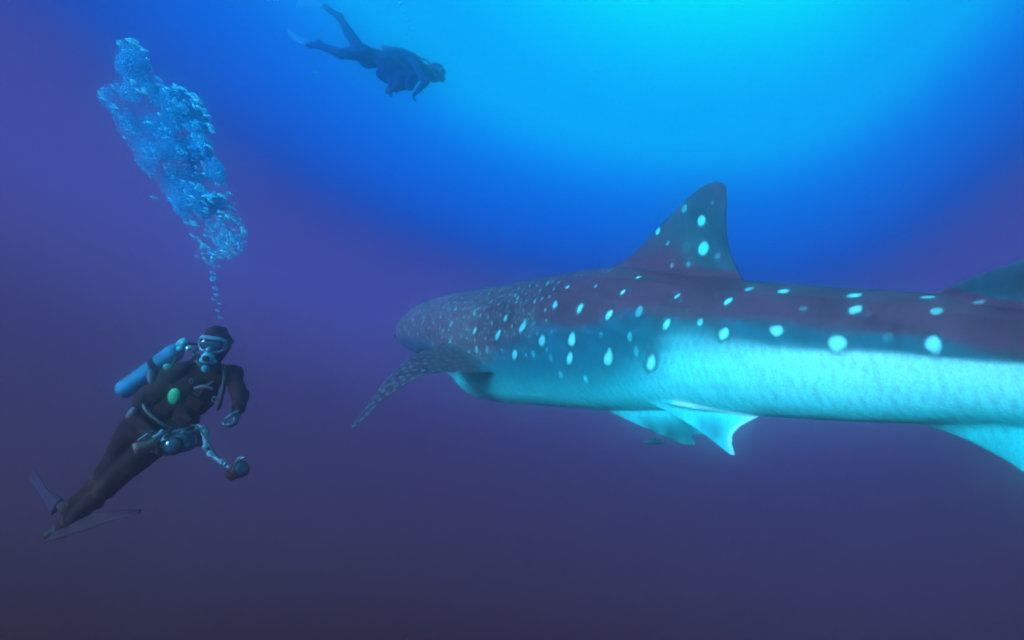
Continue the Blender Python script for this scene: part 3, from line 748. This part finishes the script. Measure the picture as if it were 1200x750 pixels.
reg = solid('regulator', [lathe(mo_ - hf * 0.02, mo_ + hf * 0.045, [(0, 0.018), (0.2, 0.040), (0.75, 0.041), (0.95, 0.033), (1.0, 0.020)], 22), lathe(mo_ - hw * 0.055 + hf * 0.005 - hu_ * 0.025, mo_ + hw * 0.055 + hf * 0.005 - hu_ * 0.025, [(0, 0.012), (0.15, 0.020), (0.85, 0.020), (1, 0.012)], 12)], cyan_m, near)
solid('purge_button', lathe(mo_ + hf * 0.040, mo_ + hf * 0.052, [(0, 0.022), (0.8, 0.022), (1, 0.016)], 16), dark_m, reg)
solid('regulator_hose', tube([mo_ - hw * 0.045, mo_ - hw * 0.12 - hf * 0.03, head - hw * 0.16 - hf * 0.13 - hu_ * 0.06, at(219, 402, 4.06)], 0.011, 9), rubber_m, reg)
# fins
solid('fin', [foil([ftR * 0.6 + anR * 0.4 + np.array([0.01, 0, 0.05]), at(55, 572, 4.40), at(41, 549, 4.62)], [ftR * 0.6 + anR * 0.4 + np.array([-0.03, -0.06, -0.05]), at(50, 584, 4.36), at(33, 560, 4.60)], 0.05, 0.012, n=24, m=16)], finb_m, near)
solid('fin', [foil([ftL * 0.5 + anL * 0.5 + np.array([0.0, 0.07, 0.05]), at(104, 604, 4.05), at(140, 598, 3.86), at(166, 597, 3.72)], [ftL * 0.5 + anL * 0.5 + np.array([-0.02, -0.07, -0.05]), at(100, 621, 3.92), at(136, 608, 3.74), at(163, 602, 3.62)], 0.05, 0.012, n=24, m=16)], find_m, near)

# ---- the camera rig in his hands: housing, dome port, grips, jointed arms, two strobes
rc = at(210, 519, 3.62)
rig = root_at('camera_rig', rc)
tag(rig, 'blue grey underwater camera housing with jointed arms and strobes held by the near diver', 'camera')
RB = np.array([U([1, 0.15, 0.22]), U([0.15, -1, 0]), U([-0.22, 0, 1])])
RB[1] = U(RB[1] - RB[0] * (RB[1] @ RB[0])); RB[2] = np.cross(RB[0], RB[1]); RB[2] = RB[2] if RB[2][2] > 0 else -RB[2]
hs = solid('housing', [rbox(rc, (0.085, 0.060, 0.060), RB, 0.35), rbox(rc + RB[2] * 0.066 + RB[0] * 0.01, (0.045, 0.040, 0.020), RB, 0.3)], house_m, rig)
for dx, dz, r_ in ((-0.05, 0.066, 0.014), (0.062, 0.064, 0.012), (0.07, -0.02, 0.012), (-0.072, 0.01, 0.012)):
    solid('control_knob', lathe(rc + RB[0] * dx + RB[2] * dz, rc + RB[0] * dx + RB[2] * dz + RB[1] * 0.075, [(0, r_), (0.95, r_), (1, r_ * 0.7)], 12), pale_m, hs)
port = solid('dome_port', lathe(rc + RB[1] * 0.055, rc + RB[1] * 0.115, [(0, 0.050), (0.35, 0.056), (0.6, 0.058), (0.7, 0.054)], 24), dark_m, rig)
solid('port_glass', ellipsoid(rc + RB[1] * 0.095, (0.052, 0.030, 0.052), RB), lens_m, port)
for s_ in (-1, 1):
    g0 = rc + RB[0] * 0.125 * s_ - RB[2] * 0.055; g1 = rc + RB[0] * 0.125 * s_ + RB[2] * 0.060
    solid('grip', [lathe(g0, g1, [(0, 0.012), (0.08, 0.018), (0.35, 0.020), (0.5, 0.017), (0.7, 0.020), (0.95, 0.016), (1, 0.010)], 14), tube([g0 + RB[2] * 0.01, rc + RB[0] * 0.07 * s_ - RB[2] * 0.035], 0.010, 8), tube([g1 - RB[2] * 0.01, rc + RB[0] * 0.07 * s_ + RB[2] * 0.035], 0.010, 8)], dark_m, rig)
j0 = rc + RB[0] * 0.13 + RB[2] * 0.075; j1 = at(240, 502, 3.58); j2 = at(243, 529, 3.50); j3 = at(264, 544, 3.46); j4 = at(274, 549, 3.45)
def arm(a, b, r=0.017):
    return solid('strobe_arm', [lathe(a, b, [(0.02, 0.006), (0.1, r), (0.25, r), (0.3, r * 0.75), (0.7, r * 0.75), (0.75, r), (0.9, r), (0.98, 0.006)], 12), ellipsoid(a, (0.017,) * 3), ellipsoid(b, (0.017,) * 3)], pale_m, rig)
arm(j0, j1); arm(j1, j2, 0.026); arm(j2, j3, 0.021)
def strobe(a, b, r, m_):
    d = U(b - a)
    s_ = solid('strobe', lathe(a, b, [(0, r * 0.5), (0.06, r * 0.8), (0.15, r * 0.9), (0.7, r * 0.92), (0.78, r * 1.08), (0.96, r * 1.08), (1, r * 0.95)], 20), m_, rig)
    solid('strobe_glass', ellipsoid(b - d * 0.004, (r * 0.88, r * 0.88, 0.012), np.array(frame_of(d))), lens_m, s_)
    solid('strobe_bracket', tube([a * 0.5 + b * 0.5 + np.array([0, 0, r]), a * 0.5 + b * 0.5 + np.array([0.02, -0.01, r + 0.035]), b + np.array([0.02, 0, r + 0.02])], 0.008, 8), pale_m, s_)
strobe(at(270, 556, 3.50), at(283, 549, 3.38), 0.046, dark_m)
solid('strobe_arm', lathe(j3, at(274, 552, 3.46), [(0, 0.012), (1, 0.012)], 10), pale_m, rig)
k0 = rc - RB[0] * 0.13 + RB[2] * 0.070; k1 = at(190, 506, 3.55)
arm(k0, k1, 0.014)
strobe(at(183, 518, 3.52), at(158, 528, 3.46), 0.040, tan_m)
solid('sync_cable', tube([rc + RB[2] * 0.06 + RB[0] * 0.05, at(226, 498, 3.52), at(236, 506, 3.50), at(250, 528, 3.46), at(268, 550, 3.47)], 0.006, 7, 50), rubber_m, rig)
solid('sync_cable', tube([rc + RB[2] * 0.06 - RB[0] * 0.05, at(200, 503, 3.50), at(192, 508, 3.48), at(184, 518, 3.50)], 0.006, 7, 40), rubber_m, rig)

# ---- the far diver above: swimming to the right, head low, one leg kicked up
Yf = 7.7
pv = at(428, 66, Yf); ck = at(489, 79, Yf); hd = at(510, 85, Yf - 0.05)
u = U(ck - pv); dn = U(np.array([0, -0.15, -1]) - u * (np.array([0, -0.15, -1]) @ u)); sd_ = np.cross(u, dn); sd_ = sd_ if sd_[1] < 0 else -sd_     # sd_: towards us
far = root_at('person', pv)
tag(far, 'distant scuba diver near the surface swimming head down with one leg kicked up', 'person')
B = np.array([u, sd_, dn])
L_ = np.linalg.norm(ck - pv)
kR, aR = at(400, 63, Yf - 0.12), at(374, 53, Yf - 0.05); kL, aL = at(410, 40, Yf + 0.1), at(398, 20, Yf + 0.15)
tR, tL = at(361, 53, Yf - 0.02), at(381, 8, Yf + 0.2)
s1 = ck + sd_ * 0.17 - u * 0.03; s2 = ck - sd_ * 0.17 - u * 0.03
e1, w1 = at(498, 97, Yf - 0.33), at(489, 107, Yf - 0.40); e2, w2 = at(474, 101, Yf + 0.15), at(463, 105, Yf + 0.02)
hx = U(np.array([1, -0.25, -0.35])); hz_ = U(np.array([0.3, 0, 1]) - hx * (np.array([0.3, 0, 1]) @ hx)); hy = np.cross(hz_, hx)
fp_ = [('e', pv + u * 0.03, (0.15, 0.16, 0.115), B, 0), ('c', pv, 0.115, pv + u * 0.35, 0.125, 0), ('e', pv + u * L_ * 0.72, (0.21, 0.18, 0.125), B, 0), ('c', s1, 0.070, s2, 0.070, 0),
       ('c', ck, 0.072, hd - hx * 0.03, 0.068, 0), ('e', hd, (0.132, 0.102, 0.130), np.array([hx, hy, hz_]), 0), ('e', hd + hx * 0.05 - hz_ * 0.06, (0.055, 0.055, 0.055), None, 0),
       ('e', hd + hx * 0.065, (0.052, 0.058, 0.072), np.array([hx, hy, hz_]), 1, 0.006),
       ('c', pv + sd_ * 0.085, 0.105, kR, 0.066, 0), ('c', kR, 0.064, aR, 0.044, 0), ('c', pv - sd_ * 0.085, 0.105, kL, 0.066, 0), ('c', kL, 0.064, aL, 0.044, 0),
       ('c', aR, 0.044, tR, 0.036, 3), ('c', aL, 0.044, tL, 0.034, 3), ('e', aR + np.array([0.0, 0, 0.015]), (0.055, 0.05, 0.055), None, 3), ('e', aL, (0.05, 0.05, 0.05), None, 3),
       ('c', s1, 0.060, e1, 0.048, 0), ('c', e1, 0.048, w1, 0.036, 0), ('c', s2, 0.060, e2, 0.048, 0), ('c', e2, 0.048, w2, 0.036, 0)]
fp_ += hand(w1, w1 - e1, np.array([0.6, 0, -0.5]), np.array([0, -1, 0]), 1.05, 0.4) + hand(w2, w2 - e2, np.array([0, 0, -1]), np.array([0.5, -1, 0]), 1.05, 0.5)
sdf_body('body', fp_, 0.0095, 0.030, [haze_blue_m, haze_blue_m, haze_blue_m, haze_blue_m], far, 0.006)
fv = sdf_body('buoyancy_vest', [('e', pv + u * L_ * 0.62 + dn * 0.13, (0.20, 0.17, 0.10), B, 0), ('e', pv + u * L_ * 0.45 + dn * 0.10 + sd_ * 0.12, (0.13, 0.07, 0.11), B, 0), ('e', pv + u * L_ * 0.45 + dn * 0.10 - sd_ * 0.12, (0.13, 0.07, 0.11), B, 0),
        ('e', pv + u * L_ * 0.66 - dn * 0.09, (0.27, 0.19, 0.075), B, 0), ('e', pv + u * L_ * 0.98 + dn * 0.02, (0.14, 0.17, 0.12), B, 0), ('e', pv + u * L_ * 0.55 + dn * 0.20, (0.20, 0.16, 0.09), B, 0), ('c', at(459, 89, Yf - 0.08), 0.075, at(459, 100, Yf - 0.08), 0.055, 0), ('c', at(470, 92, Yf - 0.10), 0.10, at(468, 100, Yf - 0.10), 0.07, 0), ('c', at(482, 92, Yf - 0.10), 0.10, at(480, 101, Yf - 0.10), 0.06, 0), ('c', pv + u * L_ * 0.85 + dn * 0.1 + sd_ * 0.1, 0.05, pv + u * L_ * 0.95 - dn * 0.06 + sd_ * 0.1, 0.045, 0)], 0.012, 0.035, [haze_blue_m], far)
solid('gauge_console', [tube([at(466, 98, Yf - 0.25), at(460, 104, Yf - 0.25), at(456, 106, Yf - 0.22)], 0.018, 8), ellipsoid(at(455, 107, Yf - 0.22), (0.05, 0.02, 0.035))], rubber_m, far)
t0, t1 = at(447, 60, Yf), at(483, 68, Yf)
ftk = solid('tank', lathe(t0, t1, [(-0.045, 0.02), (-0.03, 0.06), (0.0, 0.082), (0.05, 0.086), (0.88, 0.086), (0.95, 0.07), (1.0, 0.03)], 24), mat('tank_grey_paint', (0.01, 0.12, 0.26), 0.4, 0.1, 12, 0.05), far)
solid('tank_valve', [lathe(t1, t1 + u * 0.07, [(0, 0.024), (0.8, 0.024), (1, 0.014)], 12), lathe(t1 + u * 0.04 - sd_ * 0.07, t1 + u * 0.04 + sd_ * 0.07, [(0, 0.02), (0.3, 0.022), (0.7, 0.022), (1, 0.02)], 12)], chrome_m, ftk)
solid('first_stage', [ellipsoid(t1 + u * 0.06 - dn * 0.035, (0.04, 0.035, 0.03)), ellipsoid(t1 + u * 0.01 - dn * 0.075, (0.022, 0.022, 0.03))], chrome_m, ftk)
fm_ = solid('mask', tube([hd + hx * 0.125 + hz_ * 0.02 + hy * 0.075 * math.cos(a) + hz_ * 0.042 * math.sin(a) - hx * 0.03 * abs(math.cos(a)) for a in np.linspace(0, 2 * math.pi, 24)], 0.012, 8, 50), mask_m, far)
solid('lens', ellipsoid(hd + hx * 0.108 + hz_ * 0.02, (0.018, 0.070, 0.038), np.array([hx, hy, hz_])), lens_m, fm_)
solid('mask_strap', tube([hd + hz_ * 0.03 + hx * 0.122 * math.cos(a) + hy * 0.096 * math.sin(a) for a in np.linspace(0.6, 2 * math.pi - 0.6, 24)], 0.010, 8, 50), strap_m, fm_)
fr_ = solid('regulator', lathe(hd + hx * 0.10 - hz_ * 0.062, hd + hx * 0.165 - hz_ * 0.066, [(0, 0.02), (0.2, 0.038), (0.8, 0.04), (1, 0.022)], 18), dark_m, far)
solid('regulator_hose', tube([hd + hx * 0.12 - hz_ * 0.07 + sd_ * 0.04, hd + hx * 0.03 - hz_ * 0.11 + sd_ * 0.15, hd - hx * 0.10 + hz_ * 0.03 + sd_ * 0.17, t1 + u * 0.06 - dn * 0.02], 0.013, 8), rubber_m, fr_)
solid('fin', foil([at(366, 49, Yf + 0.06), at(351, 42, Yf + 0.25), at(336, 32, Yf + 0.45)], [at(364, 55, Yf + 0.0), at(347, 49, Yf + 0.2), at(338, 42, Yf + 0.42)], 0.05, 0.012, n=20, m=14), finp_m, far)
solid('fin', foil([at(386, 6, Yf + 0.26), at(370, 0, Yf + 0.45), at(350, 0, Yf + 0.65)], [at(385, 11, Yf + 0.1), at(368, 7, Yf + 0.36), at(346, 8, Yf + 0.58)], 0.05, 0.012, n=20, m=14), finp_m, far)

# ------------------------------------------------------------------ air bubbles: flattened caps, tumbling upward from the near diver
bub_m = bpy.data.materials.new('air_bubble'); bub_m.use_nodes = True
nt = bub_m.node_tree; nt.nodes.clear()
out = nt.nodes.new('ShaderNodeOutputMaterial'); mixs = nt.nodes.new('ShaderNodeMixShader'); tr = nt.nodes.new('ShaderNodeBsdfTransparent')
pb = nt.nodes.new('ShaderNodeBsdfPrincipled'); lw = nt.nodes.new('ShaderNodeLayerWeight')
pb.inputs['Base Color'].default_value = (0.02, 0.66, 1.0, 1); pb.inputs['Roughness'].default_value = 0.30; pb.inputs['Specular IOR Level'].default_value = 0.35
lw.inputs['Blend'].default_value = 0.35
mr = nt.nodes.new('ShaderNodeMapRange'); mr.inputs['To Min'].default_value = 0.40; mr.inputs['To Max'].default_value = 0.70
nt.links.new(lw.outputs['Facing'], mr.inputs['Value']); nt.links.new(mr.outputs[0], mixs.inputs['Fac'])
tl = nt.nodes.new('ShaderNodeBsdfTranslucent'); tl.inputs['Color'].default_value = (0.03, 0.72, 1.0, 1)
mix2 = nt.nodes.new('ShaderNodeMixShader'); mix2.inputs['Fac'].default_value = 0.4
nt.links.new(pb.outputs[0], mix2.inputs[1]); nt.links.new(tl.outputs[0], mix2.inputs[2])
nt.links.new(tr.outputs[0], mixs.inputs[1]); nt.links.new(mix2.outputs[0], mixs.inputs[2]); nt.links.new(mixs.outputs[0], out.inputs['Surface'])

POLY = np.array([(134, 66), (136, 52), (147, 45), (158, 49), (171, 60), (177, 72), (181, 88), (187, 99), (196, 106), (207, 102), (220, 107), (234, 121), (242, 137), (245, 153), (247, 168), (255, 184), (262, 200), (262, 214),
                 (268, 226), (280, 252), (288, 272), (284, 288), (276, 298), (262, 304), (254, 316), (249, 330), (243, 316), (236, 300), (226, 278), (214, 256), (203, 238), (192, 226), (181, 212), (166, 196), (152, 172), (138, 152), (128, 132), (116, 112), (122, 99), (136, 92), (138, 80)], float)
def inside(p):
    x, y = p; r = False
    for i in range(len(POLY)):
        (x1, y1), (x2, y2) = POLY[i], POLY[i - 1]
        if (y1 > y) != (y2 > y) and x < (x2 - x1) * (y - y1) / (y2 - y1) + x1: r = not r
    return r
def edge_dist(p):
    a, b = POLY, np.roll(POLY, -1, 0); d = b - a
    t = np.clip(((p - a) * d).sum(1) / (d * d).sum(1), 0, 1)
    return np.linalg.norm(p - a - d * t[:, None], axis=1).min()
GX, GY = np.arange(100, 300), np.arange(36, 344)
G_IN = np.array([[inside((x, y)) for y in GY] for x in GX])
G_ED = np.array([[edge_dist(np.array([x, y])) for y in GY] for x in GX])
inside_ = lambda p: G_IN[int(p[0] + 0.5) - 100, int(p[1] + 0.5) - 36]
edge_ = lambda p: G_ED[int(p[0] + 0.5) - 100, int(p[1] + 0.5) - 36]
br = np.random.default_rng(21)
def bubble_mesh(sub, seed):
    bm = bmesh.new(); bmesh.ops.create_icosphere(bm, subdivisions=sub, radius=1)
    r_ = np.random.default_rng(seed); k = r_.normal(size=(3, 3)) * 1.4
    for v in bm.verts:
        n = np.array(v.co); s = 1 + 0.09 * sum(math.sin(q @ n * 1.6 + i) for i, q in enumerate(k))
        z = n[2] * (0.80 if n[2] > 0 else 0.55)                    # domed above, nearly flat below
        v.co = (n[0] * s, n[1] * s, z * s)
    me = bpy.data.meshes.new('bubble'); bm.to_mesh(me); bm.free()
    me.polygons.foreach_set('use_smooth', np.ones(len(me.polygons), bool)); me.materials.append(bub_m)
    return me
singles = [bubble_mesh(3, s) for s in range(5)]
base = bubble_mesh(2, 11)
bv = np.empty(len(base.vertices) * 3); base.vertices.foreach_get('co', bv); bv = bv.reshape(-1, 3)
bt = np.array([p.vertices[:] for p in base.polygons])
def tilt(a, b):
    ca, sa_, cb, sb = math.cos(a), math.sin(a), math.cos(b), math.sin(b)
    return np.array([[ca, 0, sa_], [0, 1, 0], [-sa_, 0, ca]]) @ np.array([[1, 0, 0], [0, cb, -sb], [0, sb, cb]])
puffs = []
while len(puffs) < 80:
    p = np.array([br.uniform(112, 270), br.uniform(42, 250)])
    if inside_(p) and edge_(p) > 2.5: puffs.append((p, br.uniform(5, 13), br.uniform(-0.16, 0.16)))
PQ = np.array([q[0] for q in puffs]); PR = np.array([q[1] for q in puffs]); PZ = np.array([q[2] for q in puffs])
def froth(p):
    """How much froth stands at p, and how far in front of the middle of the plume."""
    d_ = p - PQ
    g = np.exp(-((d_[:, 0] * 0.8 + d_[:, 1] * 0.6) ** 2 + ((-d_[:, 0] * 0.6 + d_[:, 1] * 0.8) * 1.5) ** 2) / PR ** 2)   # puffs lean down to the right
    k = g.argmax()
    return g[k], PZ[k]
cloud_v, cloud_f, nb = [], [], 0
one = []
tries = 0
while nb + len(one) < 850 and tries < 60000:
    tries += 1
    p = np.array([br.uniform(112, 292), br.uniform(42, 332)])
    e = edge_(p); ins = inside_(p)
    if not ins and br.random() > 0.55 * math.exp(-e / 2.2): continue
    upper = p[1] < 226
    if not upper and br.random() > 0.15: continue
    # the cloud is thick along its right-hand lobe and ragged on the left
    dens = 0.35 + 0.65 * np.clip((p[0] - 128 - 0.42 * (p[1] - 60)) / 60, 0, 1) if upper else 0.9
    if br.random() > dens: continue
    fw, fz = froth(p)
    if upper and (br.random() > 0.14 + 1.1 * fw ** 1.3 or br.random() > 0.24): continue
    if not upper and p[0] < 190 + (p[1] - 226) * 0.62 + 24 and br.random() > 0.35: continue
    depth = 4.05 + fz * upper + (br.random() - 0.5) * min(0.06 + e * 0.026, 0.55)
    pos = at(p[0], p[1], depth)
    r = math.exp(br.normal(math.log(0.0105 if upper else 0.0115), 0.45))
    r = min(r, 0.030 if upper else 0.020)
    a, b_ = br.normal(0.62, 0.30), br.normal(0.25, 0.35)
    sc = np.array([r * br.uniform(0.9, 1.6), r, r * br.uniform(0.75, 1.05)])
    if (not upper and len(one) < 110 and r > 0.009) or (upper and e < 5 and len(one) < 160 and br.random() < 0.25):
        one.append((pos, sc, a, b_)); continue
    V = (bv * sc) @ tilt(a, b_).T + pos
    cloud_v.append(V); cloud_f.append(bt + nb * len(bv)); nb += 1
fv_ = np.array([(1, 0, 0), (-1, 0, 0), (0, 1, 0), (0, -1, 0), (0, 0, 0.8), (0, 0, -0.8)], float)
ft_ = np.array([(0, 2, 4), (2, 1, 4), (1, 3, 4), (3, 0, 4), (2, 0, 5), (1, 2, 5), (3, 1, 5), (0, 3, 5)])
fo, k_ = [], 0
# the milky froth of the smallest bubbles fills the billows, thickest along the plume's right-hand side
wgt = PR ** 2 * np.clip(0.25 + (PQ[:, 0] - 128 - 0.42 * (PQ[:, 1] - 60)) / 60, 0.25, 1.3); wgt /= wgt.sum()
while k_ < 70000:
    if br.random() < 0.16:
        p = np.array([br.uniform(112, 292), br.uniform(42, 336)]); dz = (br.random() - 0.5) * 0.3
        if not inside_(p) or (p[1] > 226 and br.random() > 0.3): continue
    else:
        q = br.choice(len(PQ), p=wgt); g = br.normal(size=3); g *= br.random() ** 0.45 / np.linalg.norm(g)
        a_, b_ = g[0] * PR[q] * 1.6, g[1] * PR[q] * 1.05
        p = PQ[q] + np.array([a_ * 0.8 - b_ * 0.6, a_ * 0.6 + b_ * 0.8]); dz = PZ[q] + g[2] * PR[q] * 0.0062
        if not (101 < p[0] < 298 and 37 < p[1] < 342) or (not inside_(p) and edge_(p) > 2.5): continue
    fo.append(fv_ * math.exp(br.normal(math.log(0.0040), 0.3)) + at(p[0], p[1], 4.05 + dz)); k_ += 1
ff = [ft_ + i * 6 for i in range(k_)]
froth_m = bpy.data.materials.new('bubble_froth'); froth_m.use_nodes = True
pbf = froth_m.node_tree.nodes['Principled BSDF']
pbf.inputs['Base Color'].default_value = (0.01, 0.60, 1.0, 1); pbf.inputs['Roughness'].default_value = 0.5; pbf.inputs['Alpha'].default_value = 0.85
pbf.inputs['Specular IOR Level'].default_value = 0.2; pbf.inputs['Subsurface Weight'].default_value = 0.0
fr_o = link('bubble_froth', mesh_np(np.vstack(fo), np.vstack(ff), 'bubble_froth'), None, froth_m); fr_o['kind'] = 'stuff'
cm = mesh_np(np.vstack(cloud_v), np.vstack(cloud_f), 'bubble_cloud')
co_ = link('bubble_cloud', cm, None, bub_m); co_['kind'] = 'stuff'
# bubbles painted paler and denser as highlights: along the fronts of the two puffs and scattered below
painted_glint_m = bub_m.copy(); painted_glint_m.name = 'painted_glint_bubble'
for n_ in painted_glint_m.node_tree.nodes:
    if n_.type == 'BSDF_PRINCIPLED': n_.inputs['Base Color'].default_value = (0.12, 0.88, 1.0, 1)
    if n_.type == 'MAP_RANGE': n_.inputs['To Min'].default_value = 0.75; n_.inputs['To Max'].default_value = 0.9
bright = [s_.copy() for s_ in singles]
for s_ in bright: s_.materials.clear(); s_.materials.append(painted_glint_m)
painted_glints = []
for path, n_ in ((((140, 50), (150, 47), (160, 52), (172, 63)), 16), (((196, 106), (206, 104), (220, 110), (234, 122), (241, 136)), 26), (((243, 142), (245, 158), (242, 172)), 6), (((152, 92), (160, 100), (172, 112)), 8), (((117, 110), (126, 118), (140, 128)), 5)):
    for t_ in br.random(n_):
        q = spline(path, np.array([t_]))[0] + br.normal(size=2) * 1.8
        painted_glints.append((q[0], q[1], br.uniform(0.010, 0.019), 1.7))
while len(painted_glints) < 130:
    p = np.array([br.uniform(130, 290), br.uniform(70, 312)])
    if inside_(p) and (p[1] > 228 or br.random() < 0.12): painted_glints.append((p[0], p[1], br.uniform(0.008, 0.018), br.uniform(1.1, 1.7)))
def bubble(pos, sc, a, b_, label, group=None, shine=False):
    o = bpy.data.objects.new('bubble', (bright if shine else singles)[br.integers(5)])
    o.location = Vector(pos); o.scale = Vector(sc); o.rotation_euler = (b_, a, br.random() * 6.28 if sc[0] < sc[1] * 1.2 else 0)
    COL.objects.link(o); tag(o, label, 'bubble', group)
for x, y, r, l_ in painted_glints:
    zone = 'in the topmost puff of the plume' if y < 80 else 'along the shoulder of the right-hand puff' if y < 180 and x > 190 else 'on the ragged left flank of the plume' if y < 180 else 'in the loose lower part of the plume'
    bubble(at(x, y, 3.83), (r * l_, r * 0.8, r * 0.75), br.normal(0.6, 0.2), br.normal(0.2, 0.2), 'bright cyan air bubble with a painted highlight ' + zone, 'bubbles with painted highlights ' + zone, True)
for q in one:
    low = q[0][2] < at(0, 226, q[0][1])[2]
    bubble(*q, 'small dim blue air bubble ' + ('below the waist of the rising plume' if low else 'at the frayed edge of the upper plume'), 'dim bubbles ' + ('below the waist of the plume' if low else 'at the edge of the upper plume'))
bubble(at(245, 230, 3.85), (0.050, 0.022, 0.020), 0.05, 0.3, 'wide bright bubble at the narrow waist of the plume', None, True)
bubble(at(181, 232, 3.9), (0.026, 0.016, 0.016), 0.4, 0.3, 'lone bubble drifting just left of the plume waist')
bubble(at(264, 218, 3.95), (0.018, 0.014, 0.012), 0.4, 0.3, 'lone bubble drifting just right of the plume waist')
for x, y, r in ((252, 338, 0.016), (254, 346, 0.013), (250, 351, 0.012), (257, 356, 0.010), (255, 364, 0.010), (258, 372, 0.012)):
    bubble(at(x, y, 3.9), (r * 1.2, r, r), 0.3, 0.2, 'tiny bubble in the thin trail between the near diver and the plume', 'bubbles in the thin trail')
for x, y, r in ((479, 24, 0.030), (474, 14, 0.026), (483, 34, 0.022), (470, 5, 0.03), (476, 40, 0.018)):
    bubble(at(x, y, 7.6), (r * 1.2, r, r), 0.3, 0.2, 'faint bubble rising above the far diver', 'bubbles above the far diver')
bubble(at(371, 87, 6.5), (0.035, 0.03, 0.03), 0.3, 0.2, 'pale speck like bubble hanging below the far diver')

# specks of plankton hanging in the water
sv, sf = [], []
for k_ in range(110):
    y = br.uniform(1.6, 7.5); p = at(br.uniform(-150, 1350), br.uniform(-60, 810), y)
    sv.append(fv_ * br.uniform(0.0008, 0.0018) * (0.6 + y * 0.25) * np.array([br.uniform(0.7, 2.2), 1, 1]) @ tilt(br.random() * 3, br.random() * 3).T + p); sf.append(ft_ + k_ * len(fv_))
sp_o = link('drifting_plankton', mesh_np(np.vstack(sv), np.vstack(sf), 'drifting_plankton'), None, mat('plankton', (0.16, 0.20, 0.24), 0.7, 0.2, bump=0, spec=0.1)); sp_o['kind'] = 'stuff'

# ------------------------------------------------------------------ the water itself: one closed volume round everything
hz = bpy.data.meshes.new('haze')
x0, x1, y0, y1, z0, z1 = -6, 7, -2.5, 10.5, -5, 4.7
hv = [(x, y, z) for x in (x0, x1) for y in (y0, y1) for z in (z0, z1)]
hz.from_pydata(hv, [], [(0, 1, 3, 2), (4, 6, 7, 5), (0, 4, 5, 1), (2, 3, 7, 6), (0, 2, 6, 4), (1, 5, 7, 3)])
ho = bpy.data.objects.new('haze', hz); COL.objects.link(ho); ho['kind'] = 'stuff'
hm = bpy.data.materials.new('haze'); hm.use_nodes = True; hm.node_tree.nodes.clear()
pv = hm.node_tree.nodes.new('ShaderNodeVolumePrincipled')
pv.inputs['Color'].default_value = (0.95, 0.97, 1.0, 1)
pv.inputs['Density'].default_value = 0.115
pv.inputs['Anisotropy'].default_value = 0.97
mo = hm.node_tree.nodes.new('ShaderNodeOutputMaterial')
hm.node_tree.links.new(pv.outputs[0], mo.inputs['Volume'])
hz.materials.append(hm)
